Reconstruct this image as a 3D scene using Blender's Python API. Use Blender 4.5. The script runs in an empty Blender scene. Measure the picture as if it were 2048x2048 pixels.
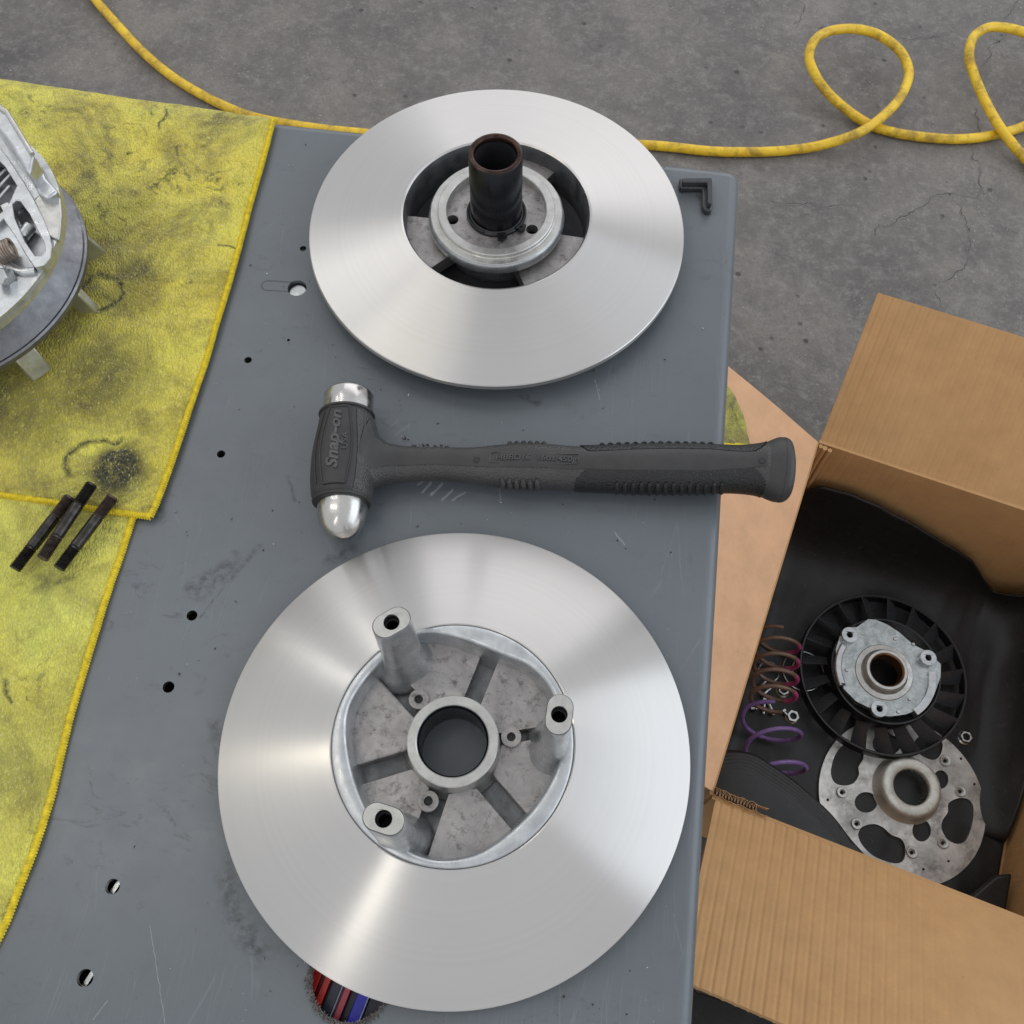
import bpy, math, random
import numpy as np
from mathutils import Vector, Matrix, noise
from mathutils.geometry import tessellate_polygon
random.seed(4)
S = bpy.context.scene
COL = S.collection
rad = math.radians
PI = math.pi
# ---------------------------------------------------------------- camera
F, PITCH, ROLL, YAW, H = 1987.7, 1.1420, 0.0062, -0.1318, 0.5855
_f = Vector((math.sin(YAW)*math.cos(PITCH), math.cos(YAW)*math.cos(PITCH), -math.sin(PITCH)))
_r = Vector((math.cos(YAW), -math.sin(YAW), 0)); _u = _r.cross(_f)
RT = math.cos(ROLL)*_r + math.sin(ROLL)*_u; UP = -math.sin(ROLL)*_r + math.cos(ROLL)*_u
EYE = Vector((0, 0, H))
cd = bpy.data.cameras.new('camera'); cam = bpy.data.objects.new('camera', cd); COL.objects.link(cam)
cd.sensor_width = 36; cd.lens = F/2048*36; cd.clip_start = 0.01; cd.clip_end = 200
cam.matrix_world = Matrix(((RT.x, UP.x, -_f.x, 0), (RT.y, UP.y, -_f.y, 0), (RT.z, UP.z, -_f.z, H), (0, 0, 0, 1)))
S.camera = cam
# ---------------------------------------------------------------- light: a garage by day, wide door to the right, tubes on the ceiling
w = bpy.data.worlds.new('World'); S.world = w; w.use_nodes = True
wb = w.node_tree.nodes['Background']; wb.inputs['Color'].default_value = (0.93, 0.96, 1.0, 1); wb.inputs['Strength'].default_value = 0.61
def area(name, loc, target, sx, sy, power, col):
    l = bpy.data.lights.new(name, 'AREA'); l.shape = 'RECTANGLE'; l.size = sx; l.size_y = sy; l.energy = power; l.color = col
    o = bpy.data.objects.new(name, l); COL.objects.link(o); o.location = loc
    o.rotation_euler = (Vector(target)-Vector(loc)).to_track_quat('-Z', 'Y').to_euler(); return o
area('door_light', (3.6, 0.8, 1.5), (0, 0.3, -0.2), 4.4, 2.8, 43, (0.80, 0.90, 1.0))
area('back_door_light', (0.5, 5.2, 2.2), (0, 0.3, -0.2), 5.0, 2.8, 38, (0.98, 0.98, 1.0))
area('ceiling_tube_light', (-1.25, 0.25, 2.0), (0, 0.3, -0.3), 0.08, 1.3, 3, (1.0, 0.93, 0.76))
area('ceiling_tube_light.001', (-.95, -1.45, 2.2), (-.05, .1, 0), 0.09, 1.3, 3.0, (1.0, 0.96, 0.86))
area('ceiling_tube_light.002', (-1.4, 1.7, 2.4), (-.05, .1, 0), 0.08, 1.3, 2.4, (1.0, 0.98, 0.94))
area('ceiling_tube_light.003', (-2.2, 1.5, 2.4), (-.05, .1, 0), 0.08, 1.3, 2.4, (1.0, 0.98, 0.94))
S.view_settings.view_transform = 'Standard'; S.view_settings.look = 'None'
S.view_settings.exposure = 0.30; S.view_settings.gamma = 1.0
# ---------------------------------------------------------------- pixel ray (2048 px photograph) -> point on a plane of the scene
def ray(u, v): return (_f + RT*((u-1024)/F) - UP*((v-1024)/F))
def at(u, v, z=0.0):
    d = ray(u, v); return EYE + d*((z-H)/d.z)
def atp(u, v, p, n):
    d = ray(u, v); n = Vector(n); return EYE + d*((Vector(p)-EYE).dot(n)/d.dot(n))
# ---------------------------------------------------------------- materials
class G:
    def __init__(s, name):
        s.m = bpy.data.materials.new(name); s.m.use_nodes = True; s.t = s.m.node_tree; s.b = s.t.nodes['Principled BSDF']
    def n(s, typ, ins=None, **kw):
        nd = s.t.nodes.new(typ)
        for k, v in kw.items(): setattr(nd, k, v)
        for k, v in (ins or {}).items():
            if isinstance(v, bpy.types.NodeSocket): s.t.links.new(v, nd.inputs[k])
            else: nd.inputs[k].default_value = v
        return nd
    def mth(s, op, a, b=0.0, c=0.0, clamp=False):
        return s.n('ShaderNodeMath', {0: a, 1: b, 2: c}, operation=op, use_clamp=clamp).outputs[0]
    def obj(s): return s.n('ShaderNodeTexCoord').outputs['Object']
    def pos(s): return s.n('ShaderNodeNewGeometry').outputs['Position']
    def map(s, v, scale=(1, 1, 1), rot=(0, 0, 0), loc=(0, 0, 0)):
        return s.n('ShaderNodeMapping', {'Vector': v, 'Scale': scale, 'Rotation': rot, 'Location': loc}).outputs[0]
    def noise(s, v, scale, detail=4, rough=.55, dist=0.0):
        return s.n('ShaderNodeTexNoise', {'Vector': v, 'Scale': scale, 'Detail': detail, 'Roughness': rough, 'Distortion': dist}).outputs['Fac']
    def vor(s, v, scale, feature='F1', out='Distance'):
        return s.n('ShaderNodeTexVoronoi', {'Vector': v, 'Scale': scale}, feature=feature).outputs[out]
    def ramp(s, f, stops, interp='LINEAR'):
        r = s.n('ShaderNodeValToRGB', {'Fac': f}); r.color_ramp.interpolation = interp
        e = r.color_ramp.elements
        while len(e) > 1: e.remove(e[0])
        for i, (p, c) in enumerate(stops):
            if not hasattr(c, '__len__'): c = (c, c, c)
            x = e[0] if i == 0 else e.new(p)
            x.position = p; x.color = (*c[:3], 1)
        return r.outputs[0]
    def mix(s, f, a, b, mode='MIX'):
        nd = s.n('ShaderNodeMix', data_type='RGBA', blend_type=mode)
        for k, v in ((0, f), (6, a), (7, b)):
            if isinstance(v, bpy.types.NodeSocket): s.t.links.new(v, nd.inputs[k])
            else: nd.inputs[k].default_value = v if k == 0 else (*v[:3], 1)
        return nd.outputs[2]
    def bump(s, h, strength, dist=0.001, normal=None):
        d = {'Height': h, 'Strength': strength, 'Distance': dist}
        if normal: d['Normal'] = normal
        return s.n('ShaderNodeBump', d).outputs[0]
    def set(s, **kw):
        for k, v in kw.items():
            k = {'base': 'Base Color', 'rough': 'Roughness', 'metal': 'Metallic', 'normal': 'Normal', 'spec': 'Specular IOR Level', 'aniso': 'Anisotropic', 'arot': 'Anisotropic Rotation', 'tan': 'Tangent', 'coat': 'Coat Weight', 'coatr': 'Coat Roughness', 'sheen': 'Sheen Weight'}[k]
            if isinstance(v, bpy.types.NodeSocket): s.t.links.new(v, s.b.inputs[k])
            else: s.b.inputs[k].default_value = (*v, 1) if isinstance(v, tuple) and len(v) == 3 else v
        return s.m
    def seg(s, xy, a, b):
        """distance from xy (vector socket, z zeroed) to the segment a-b"""
        a = Vector((a[0], a[1], 0)); b = Vector((b[0], b[1], 0)); d = b-a; L2 = d.dot(d)
        p = s.n('ShaderNodeVectorMath', {0: xy, 1: a}, operation='SUBTRACT').outputs[0]
        t = s.n('ShaderNodeVectorMath', {0: p, 1: d/L2}, operation='DOT_PRODUCT').outputs['Value']
        t = s.mth('ADD', t, 0, clamp=True)
        q = s.n('ShaderNodeVectorMath', {0: d, 'Scale': t}, operation='SCALE').outputs[0]
        return s.n('ShaderNodeVectorMath', {0: p, 1: q}, operation='DISTANCE').outputs['Value']
    def flat(s, v, warp=0.0, wscale=60):
        """xy of v, z zeroed, warped by noise"""
        if warp:
            nz = s.n('ShaderNodeTexNoise', {'Vector': v, 'Scale': wscale, 'Detail': 4.0}).outputs['Color']
            o = s.n('ShaderNodeVectorMath', {0: nz, 1: (.5, .5, .5)}, operation='SUBTRACT').outputs[0]
            o = s.n('ShaderNodeVectorMath', {0: o, 'Scale': warp}, operation='SCALE').outputs[0]
            v = s.n('ShaderNodeVectorMath', {0: v, 1: o}, operation='ADD').outputs[0]
        return s.n('ShaderNodeVectorMath', {0: v, 1: (1, 1, 0)}, operation='MULTIPLY').outputs[0]
    def line(s, xy, pts, wd):
        """1 on a polyline, falling to 0 at distance wd"""
        d = None
        for a, b in zip(pts, pts[1:]):
            e = s.seg(xy, a, b); d = e if d is None else s.mth('MINIMUM', d, e)
        return s.mth('SUBTRACT', 1.0, s.mth('DIVIDE', d, wd), clamp=True)
    def blob(s, xy, c, r, soft):
        d = s.n('ShaderNodeVectorMath', {0: xy, 1: (c[0], c[1], 0)}, operation='DISTANCE').outputs['Value']
        return s.mth('DIVIDE', s.mth('SUBTRACT', r+soft, d), soft, clamp=True)
    def ring(s, xy, c, r, wd):
        d = s.n('ShaderNodeVectorMath', {0: xy, 1: (c[0], c[1], 0)}, operation='DISTANCE').outputs['Value']
        return s.mth('SUBTRACT', 1.0, s.mth('DIVIDE', s.mth('ABSOLUTE', s.mth('SUBTRACT', d, r)), wd), clamp=True)

def m_simple(name, base, rough=.5, metal=0.0, var=.15, vs=120, bump=.15, bs=700, spec=.5):
    g = G(name); o = g.obj()
    f = g.noise(o, vs, 5)
    c = g.ramp(f, [(.3, tuple(x*(1-var) for x in base)), (.7, tuple(min(1, x*(1+var)) for x in base))])
    r = g.ramp(g.noise(o, vs*1.7, 4), [(.3, max(0, rough-.07)), (.7, min(1, rough+.07))])
    return g.set(base=c, rough=r, metal=metal, spec=spec, normal=g.bump(g.noise(o, bs, 3), bump, .0006))

def m_turned(name):
    g = G(name); o = g.obj()
    ln = g.n('ShaderNodeVectorMath', {0: g.flat(o)}, operation='LENGTH').outputs['Value']
    cx = g.n('ShaderNodeCombineXYZ', {0: ln}).outputs[0]
    fine = g.noise(cx, 5200, 2); med = g.noise(cx, 700, 3)
    patch = g.noise(o, 26, 3)
    c = g.mix(g.mth('MULTIPLY', fine, .5), (.60, .58, .56), (.695, .68, .66))
    c = g.mix(g.ramp(g.noise(cx, 260, 5, .7), [(.3, .22), (.6, 0)]), c, (.50, .485, .46))
    c = g.mix(g.ramp(patch, [(.4, 0), (.75, .25)]), c, (.60, .565, .55))
    r = g.mth('ADD', .28, g.mth('MULTIPLY', med, .06))
    tg = g.n('ShaderNodeTangent', direction_type='RADIAL', axis='Z').outputs[0]
    nb = g.bump(fine, .07, .0003)
    return g.set(base=c, rough=r, metal=1.0, aniso=.95, tan=tg, arot=0.25, normal=nb)

def m_cast(name, lo=.38, hi=.62, rough=.42, tint=(1, .97, .97), dirt=.5, ns=90, ds=240):
    g = G(name); o = g.obj()
    f = g.noise(o, ns, 7, .65, .4)
    a = tuple(lo*x for x in tint); b = tuple(hi*x for x in tint)
    c = g.ramp(f, [(.3, a), (.7, b)])
    d = g.ramp(g.noise(o, ds, 8, .78, .2), [(.52, 0), (.66, dirt)])
    c = g.mix(d, c, (.12, .105, .10))
    sp = g.ramp(g.vor(o, 420), [(.05, .55), (.13, 0)])
    gate = g.ramp(g.noise(o, 55, 3), [(.5, 0), (.6, 1)])
    c = g.mix(g.mth('MULTIPLY', sp, gate), c, (.03, .028, .028))
    r = g.ramp(g.noise(o, 130, 4), [(.3, rough-.1), (.75, rough+.16)])
    b1 = g.bump(g.noise(o, 900, 4), .07, .0004)
    b2 = g.bump(g.noise(o, 150, 3), .12, .001, b1)
    return g.set(base=c, rough=r, metal=.85, normal=b2)

def m_table():
    g = G('painted_steel'); p = g.pos()
    f = g.noise(p, 5, 5, .55); f2 = g.noise(p, 45, 6, .7)
    c = g.ramp(f, [(.3, (.103, .117, .130)), (.7, (.138, .153, .170))])
    c = g.mix(g.ramp(f2, [(.56, 0), (.78, .35)]), c, (.085, .090, .098))
    sm = g.ramp(g.noise(g.map(p, (1, 2.2, 1), (0, 0, .6)), 38, 9, .8, 1.5), [(.56, 0), (.68, .6)])
    c = g.mix(g.mth('MULTIPLY', sm, g.ramp(g.noise(p, 9, 3), [(.42, 0), (.58, 1)])), c, (.035, .037, .04))
    # fine specks, dark and light
    sp = g.ramp(g.vor(p, 190), [(.025, 1), (.06, 0)])
    c = g.mix(g.mth('MULTIPLY', sp, g.ramp(g.noise(p, 23, 2), [(.48, 0), (.54, 1)])), c, (.03, .03, .032))
    sp2 = g.ramp(g.vor(g.map(p, loc=(3, 1, 0)), 150), [(.02, .8), (.05, 0)])
    c = g.mix(g.mth('MULTIPLY', sp2, g.ramp(g.noise(p, 17, 2), [(.5, 0), (.56, 1)])), c, (.36, .37, .40))
    # stretched scratches in several directions
    tot = None
    for i, (ang, sc, w_) in enumerate(((.9, 60, .0035), (-.5, 42, .003), (1.45, 36, .003), (.35, 50, .0025), (2.4, 46, .0025))):
        q = g.map(g.flat(p, .012, 14), (1, .045, 1), (0, 0, ang), (i*3.1, i*1.7, 0))
        v = g.vor(q, sc*2, 'DISTANCE_TO_EDGE')
        l = g.ramp(v, [(w_*.6, 1), (w_*2.2, 0)])
        l = g.mth('MULTIPLY', l, g.ramp(g.noise(g.map(p, loc=(i*5, 0, 0)), 10+i, 3), [(.54, 0), (.63, 1)]))
        tot = l if tot is None else g.mth('MAXIMUM', tot, l)
    c = g.mix(g.mth('MULTIPLY', tot, .22), c, (.30, .315, .34))
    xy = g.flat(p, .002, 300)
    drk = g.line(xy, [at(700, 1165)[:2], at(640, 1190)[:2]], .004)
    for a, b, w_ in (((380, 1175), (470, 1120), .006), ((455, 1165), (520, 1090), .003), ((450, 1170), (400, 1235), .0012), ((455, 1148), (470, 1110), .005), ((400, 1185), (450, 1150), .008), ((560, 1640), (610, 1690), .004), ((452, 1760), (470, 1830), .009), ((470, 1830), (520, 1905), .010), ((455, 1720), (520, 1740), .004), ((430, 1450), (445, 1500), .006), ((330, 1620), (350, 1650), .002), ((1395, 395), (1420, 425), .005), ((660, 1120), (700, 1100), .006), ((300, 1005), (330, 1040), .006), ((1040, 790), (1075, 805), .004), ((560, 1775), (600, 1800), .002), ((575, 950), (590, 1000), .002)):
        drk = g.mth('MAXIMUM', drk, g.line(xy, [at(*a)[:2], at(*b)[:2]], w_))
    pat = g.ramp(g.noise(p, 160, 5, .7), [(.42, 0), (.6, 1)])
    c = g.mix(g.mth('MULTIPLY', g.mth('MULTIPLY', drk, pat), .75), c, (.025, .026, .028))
    wht = None
    for a, b, w_ in (((300, 1850), (330, 2048), .00025), ((186, 2040), (215, 2000), .0003), ((1000, 935), (1000, 1005), .0004), ((1230, 1065), (1250, 1090), .0006), ((1190, 760), (1200, 800), .0004),
                     ((845, 985), (862, 965), .0012), ((862, 990), (885, 968), .0012), ((885, 1000), (905, 980), .0012), ((905, 1000), (930, 985), .001), ((835, 970), (850, 960), .001)):
        e = g.line(xy, [at(*a)[:2], at(*b)[:2]], w_); wht = e if wht is None else g.mth('MAXIMUM', wht, e)
    c = g.mix(g.mth('MULTIPLY', wht, .55), c, (.42, .43, .45))
    # worn oblong outline around the plugged hole
    a, b = at(535, 571), at(600, 575)
    ob = g.mth('ABSOLUTE', g.mth('SUBTRACT', g.seg(g.flat(p, .0012, 200), a[:2], b[:2]), .0042))
    c = g.mix(g.mth('MULTIPLY', g.mth('SUBTRACT', 1.0, g.mth('DIVIDE', ob, .0009), clamp=True), .8), c, (.02, .02, .022))
    r = g.ramp(g.noise(p, 30, 6, .7), [(.3, .27), (.7, .44)])
    r = g.mth('ADD', r, g.mth('MULTIPLY', tot, .2))
    return g.set(base=c, rough=r, metal=0.0, spec=.62, normal=g.bump(g.noise(p, 480, 3), .05, .0006))

def m_floor():
    g = G('worn_concrete'); p = g.pos()
    f = g.noise(p, 2.4, 8, .62, .6); f2 = g.noise(p, 9, 9, .75)
    c = g.ramp(f, [(.3, (.115, .106, .101)), (.7, (.245, .222, .200))])
    c = g.mix(g.ramp(f2, [(.36, .7), (.58, 0)]), c, (.085, .08, .079))
    c = g.mix(g.ramp(g.noise(g.map(p, loc=(3, 3, 0)), 22, 9, .78, .6), [(.50, 0), (.70, .5)]), c, (.30, .28, .26))
    c = g.mix(g.ramp(g.noise(p, 60, 8, .8), [(.50, 0), (.68, .65)]), c, (.30, .28, .255))
    c = g.mix(g.ramp(g.noise(p, 230, 4, .7), [(.3, .45), (.5, 0)]), c, (.08, .075, .072))
    c = g.mix(g.ramp(g.noise(g.map(p, (1, .25, 1), (0, 0, .4)), 14, 6, .7), [(.60, 0), (.76, .45)]), c, (.25, .235, .215))
    sp = g.ramp(g.vor(p, 28), [(.05, 1), (.09, 0)])
    spm = g.mth('MULTIPLY', sp, g.ramp(g.noise(p, 5.3, 2), [(.5, 0), (.58, 1)]))
    c = g.mix(spm, c, (.33, .31, .29))
    pit = g.ramp(g.vor(g.map(p, loc=(5, 2, 1)), 22), [(.06, 1), (.13, 0)])
    pitm = g.mth('MULTIPLY', pit, g.ramp(g.noise(p, 7.7, 2), [(.50, 0), (.56, 1)]))
    c = g.mix(g.mth('MULTIPLY', pitm, .75), c, (.045, .043, .045))
    chip = g.ramp(g.vor(g.map(p, loc=(8, 1, 1)), 75), [(.10, 1), (.17, 0)])
    chm = g.mth('MULTIPLY', chip, g.ramp(g.noise(p, 3.1, 4), [(.53, 0), (.6, .8)]))
    c = g.mix(chm, c, (.30, .285, .27))
    h = g.mth('SUBTRACT', g.mth('ADD', g.noise(p, 40, 9, .7), g.mth('MULTIPLY', spm, .5)), g.mth('MULTIPLY', pitm, .9))
    r = g.ramp(f2, [(.3, .5), (.7, .75)])
    return g.set(base=c, rough=r, spec=.4, normal=g.bump(h, .75, .005))

def m_towel(name, base=(.97, .77, .085), stains=(), dirt=.62, ang=-.25):
    g = G(name); p = g.pos()
    f = g.noise(p, 14, 5, .6)
    c = g.ramp(f, [(.3, tuple(x*.85 for x in base)), (.7, (min(.9, base[0]*1.12), min(.9, base[1]*1.10), base[2]*1.5))])
    c = g.mix(g.ramp(g.noise(g.map(p, loc=(2, 2, 0)), 10, 3), [(.55, 0), (.7, .35)]), c, (.50, .62, .12))
    gr = g.ramp(g.noise(p, 15, 8, .68, .9), [(.44, 0), (.54, dirt*.45), (.66, min(1, dirt*1.35))])
    c = g.mix(gr, c, (.12, .10, .045))
    br = g.ramp(g.noise(g.map(p, loc=(7, 3, 0)), 24, 8, .72, .5), [(.50, 0), (.66, dirt)])
    c = g.mix(br, c, (.19, .14, .055))
    dk = g.mth('MULTIPLY', g.ramp(g.noise(g.map(p, loc=(1, 9, 0)), 90, 7, .78, .8), [(.52, 0), (.62, 1)]), g.ramp(g.noise(g.map(p, loc=(4, 2, 0)), 13, 4), [(.46, 0), (.62, dirt*1.2)]))
    c = g.mix(dk, c, (.035, .035, .022))
    xy = g.flat(p, .012, 75); tot = None
    for s in stains:
        if s[0] == 'ring': e = g.ring(xy, at(*s[1])[:2], s[2], s[3])
        elif s[0] == 'blob': e = g.blob(xy, at(*s[1])[:2], s[2], s[3])
        else: e = g.line(xy, [at(*q)[:2] for q in s[1]], s[2])
        e = g.mth('MULTIPLY', e, s[-1]); tot = e if tot is None else g.mth('MAXIMUM', tot, e)
    if tot:
        br2 = g.ramp(g.noise(p, 130, 6, .75), [(.36, .55), (.48, 1)])
        c = g.mix(g.mth('MULTIPLY', tot, br2), c, (.018, .022, .017))
    # looped pile in rows
    q = g.map(p, (1, 1, 1), (0, 0, ang))
    nz = g.n('ShaderNodeTexNoise', {'Vector': q, 'Scale': 160.0, 'Detail': 2.0}).outputs['Color']
    q2 = g.n('ShaderNodeVectorMath', {0: q, 1: g.n('ShaderNodeVectorMath', {0: nz, 'Scale': .004}, operation='SCALE').outputs[0]}, operation='ADD').outputs[0]
    v = g.vor(g.map(q2, (1, .50, 1)), 760)
    h = g.mth('ADD', g.mth('MULTIPLY', v, 1.3), g.mth('MULTIPLY', g.noise(q, 1100, 3, .7), .6))
    c = g.mix(g.ramp(v, [(.3, 0), (.7, .26)]), c, tuple(x*.25 for x in base))
    c = g.mix(g.ramp(g.noise(g.map(q2, (1.6, .6, 1)), 700, 2), [(.58, 0), (.70, .5)]), c, (.85, .80, .32))
    return g.set(base=c, rough=.85, spec=.3, sheen=.25, normal=g.bump(g.mth('MULTIPLY', h, -1.0), .75, .0016))

def m_card(name, base=(.50, .285, .125), flute=None):
    g = G(name); o = g.obj()
    c = g.ramp(g.noise(o, 30, 6, .65), [(.3, tuple(x*.9 for x in base)), (.7, tuple(x*1.08 for x in base))])
    c = g.mix(g.ramp(g.noise(o, 500, 3), [(.45, 0), (.8, .2)]), c, tuple(x*.7 for x in base))
    c = g.mix(g.ramp(g.vor(o, 46), [(.02, .8), (.035, 0)]), c, (.12, .07, .04))
    c = g.mix(g.ramp(g.noise(g.map(o, (1, 1, 1)), 5, 3), [(.5, 0), (.8, .2)]), c, (.52, .36, .20))
    return g.set(base=c, rough=.75, spec=.3, normal=g.bump(g.noise(o, 420, 5, .7), .25, .0006))

def m_rubber(name, base=.022, rough=.55, tex=0.0, scale=900, dust=.25):
    g = G(name); o = g.obj()
    b = (base*1.03, base, base*.98)
    c = g.ramp(g.noise(o, 40, 6, .7), [(.3, tuple(x*.8 for x in b)), (.75, tuple(x*1.35 for x in b))])
    c = g.mix(g.mth('MULTIPLY', g.ramp(g.noise(o, 130, 7, .8, 1.0), [(.58, 0), (.74, 1)]), dust), c, (.16, .155, .15))
    h = g.mth('SUBTRACT', 1.0, g.vor(o, scale, 'SMOOTH_F1')) if tex else g.noise(o, 500, 4)
    return g.set(base=c, rough=rough, spec=.5, normal=g.bump(h, tex or .12, .0007))

M = {}
M['turned'] = m_turned('turned_steel')
M['cast'] = m_cast('cast_aluminium', .27, .46, .5, (1, .95, .93), .85, 60, 150)
M['cast_clean'] = m_cast('bright_cast_aluminium', .46, .66, .33, (.96, .98, 1), .12)
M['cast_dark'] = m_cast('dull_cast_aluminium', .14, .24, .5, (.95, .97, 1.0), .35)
M['machined'] = m_cast('machined_aluminium', .44, .60, .36, (1, .985, .94), .16)
M['black_steel'] = m_simple('black_oxide_steel', (.026, .027, .032), .25, .75, .25, 40, .05)
M['copper'] = m_simple('heat_browned_steel', (.055, .031, .026), .3, .8, .5, 150, .1)
M['snap'] = m_simple('black_spring_steel', (.03, .03, .032), .35, .7)
M['chrome'] = m_simple('polished_steel', (.56, .54, .52), .24, 1.0, .08, 90, .03)
M['zinc'] = m_simple('zinc_steel', (.55, .56, .55), .3, 1.0, .15, 200)
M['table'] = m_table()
M['dark'] = m_simple('hole_dark', (.02, .021, .023), .6)  # near-black for hole linings and for sheets put in as shade
M['lip'] = M['table']
M['floor'] = m_floor()
M['rub'] = m_rubber('hammer_rubber_smooth', .030, .50, dust=.15)
M['rubtex'] = m_rubber('hammer_rubber_textured', .044, .36, .8, 1000, .12)
M['grip'] = m_rubber('hammer_grip_black', .009, .38, .8, 950, .1)
M['mat'] = m_rubber('black_rubber_sheet', .0075, .48, dust=.35)
g = G.__new__(G); g.m = M['mat']; g.t = g.m.node_tree; g.b = g.t.nodes['Principled BSDF']
g.set(normal=g.bump(g.noise(g.obj(), 13, 4, .5, .2), .22, .010, g.bump(g.noise(g.obj(), 500, 3), .15, .0006)))
M['plastic'] = m_simple('black_plastic', (.008, .0085, .009), .34, 0, .3, 80, .1)
M['plastic_shiny'] = m_simple('glossy_black_plastic', (.042, .044, .048), .30, 0, .05, 80, .03)
M['hem'] = m_simple('yellow_stitching', (.72, .55, .035), .8, 0, .25, 300, .5, 900, .2)
M['card'] = m_card('cardboard')
M['card_out'] = m_card('cardboard_edge', (.42, .26, .14))
M['card_lit'] = m_card('lit_cardboard', (.66, .39, .225))  # same cardboard, with the light from the right put into a paler colour
M['stud'] = m_simple('oily_black_steel', (.055, .050, .048), .32, .8, .5, 200)
M['rust'] = m_simple('rusty_steel', (.085, .062, .057), .45, .6, .5, 300)

# ---------------------------------------------------------------- mesh helpers
class MB:
    def __init__(s): s.v = []; s.f = []
    def add(s, vs, fs):
        o = len(s.v); s.v += [Vector(v) for v in vs]; s.f += [[i+o for i in f] for f in fs]; return s
    def box(s, c, d, rz=0, R=None):
        R = R or Matrix.Rotation(rz, 3, 'Z'); c = Vector(c); vs = []
        for x in (-1, 1):
            for y in (-1, 1):
                for z in (-1, 1): vs.append(c+R@Vector((x*d[0]/2, y*d[1]/2, z*d[2]/2)))
        return s.add(vs, [(0, 1, 3, 2), (4, 6, 7, 5), (0, 4, 5, 1), (2, 3, 7, 6), (0, 2, 6, 4), (1, 5, 7, 3)])
    def lathe(s, prof, seg=96, c=(0, 0, 0), axis=None, close=False):
        """prof = [(r, z)]; axis = 3x3 taking z to the axis"""
        R = axis or Matrix.Identity(3); c = Vector(c); vs = []; fs = []; rings = []
        for r, z in prof:
            if r < 1e-7: rings.append([len(vs)]); vs.append(c+R@Vector((0, 0, z))); continue
            rings.append(list(range(len(vs), len(vs)+seg)))
            for i in range(seg):
                a = 2*PI*i/seg; vs.append(c+R@Vector((r*math.cos(a), r*math.sin(a), z)))
        prs = list(zip(rings, rings[1:])) + ([(rings[-1], rings[0])] if close else [])
        for A, B in prs:
            for i in range(seg):
                j = (i+1) % seg
                if len(A) == 1 and len(B) == 1: continue
                if len(A) == 1: fs.append((A[0], B[j], B[i]))
                elif len(B) == 1: fs.append((A[i], A[j], B[0]))
                else: fs.append((A[i], A[j], B[j], B[i]))
        return s.add(vs, fs)
    def rod(s, a, b, r, r2=None, seg=20, bev=0.0):
        a = Vector(a); b = Vector(b); L = (b-a).length; r2 = r if r2 is None else r2
        R = (b-a).to_track_quat('Z', 'Y').to_matrix()
        bv = bev or min(r, r2)*.12
        return s.lathe([(0, 0), (r-bv, 0), (r, bv), (r2, L-bv), (r2-bv, L), (0, L)], seg, a, R)
    def tube(s, pts, r, seg=14, cap=True, closed=False):
        P = [Vector(p) for p in pts]; n = len(P); vs = []; fs = []
        T = []
        for i in range(n):
            a = P[(i-1) % n] if (closed or i > 0) else P[i]; b = P[(i+1) % n] if (closed or i < n-1) else P[i]
            T.append((b-a).normalized())
        N = T[0].orthogonal().normalized()
        for i in range(n):
            N = (N-T[i]*N.dot(T[i])).normalized(); B = T[i].cross(N)
            rr = r(i/(n-1)) if callable(r) else r
            for k in range(seg):
                a = 2*PI*k/seg; vs.append(P[i]+(N*math.cos(a)+B*math.sin(a))*rr)
        m = n if closed else n-1
        for i in range(m):
            for k in range(seg):
                j = (i+1) % n; fs.append((i*seg+k, i*seg+(k+1) % seg, j*seg+(k+1) % seg, j*seg+k))
        if cap and not closed: fs += [list(range(seg))[::-1], list(range((n-1)*seg, n*seg))]
        return s.add(vs, fs)
    def prism(s, outer, holes, z0, z1, taper=None):
        """outline polygons (x, y) extruded from z0 up to z1, with real holes; taper(xy)->xy for the bottom loop of the outer"""
        loops = [[Vector((p[0], p[1], 0)) for p in outer]]+[[Vector((p[0], p[1], 0)) for p in h] for h in holes]
        def ar(L): return sum(a.x*b.y-b.x*a.y for a, b in zip(L, L[1:]+L[:1]))
        loops = [L if (ar(L) > 0) == (i == 0) else L[::-1] for i, L in enumerate(loops)]
        flat = [p for L in loops for p in L]; n = len(flat)
        tri = tessellate_polygon(loops)
        bot = []
        for i, L in enumerate(loops):
            for p in L:
                q = Vector(taper(p)+(0,)) if (taper and i == 0) else p
                bot.append(q)
        vs = [Vector((p.x, p.y, z1)) for p in flat]+[Vector((p.x, p.y, z0)) for p in bot]; fs = []
        for t in tri:
            a, b, c = (flat[i] for i in t)
            if (b-a).cross(c-a).z < 0: t = (t[0], t[2], t[1])
            fs.append(tuple(t)); fs.append((t[0]+n, t[2]+n, t[1]+n))
        o = 0
        for L in loops:
            m = len(L)
            for i in range(m):
                j = (i+1) % m; fs.append((o+i, o+i+n, o+j+n, o+j))
            o += m
        return s.add(vs, fs)
    def grid(s, fn, nu, nv):
        vs = [fn(i/nu, j/nv) for j in range(nv+1) for i in range(nu+1)]
        return s.add(vs, [(j*(nu+1)+i, j*(nu+1)+i+1, (j+1)*(nu+1)+i+1, (j+1)*(nu+1)+i) for j in range(nv) for i in range(nu)])
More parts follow.
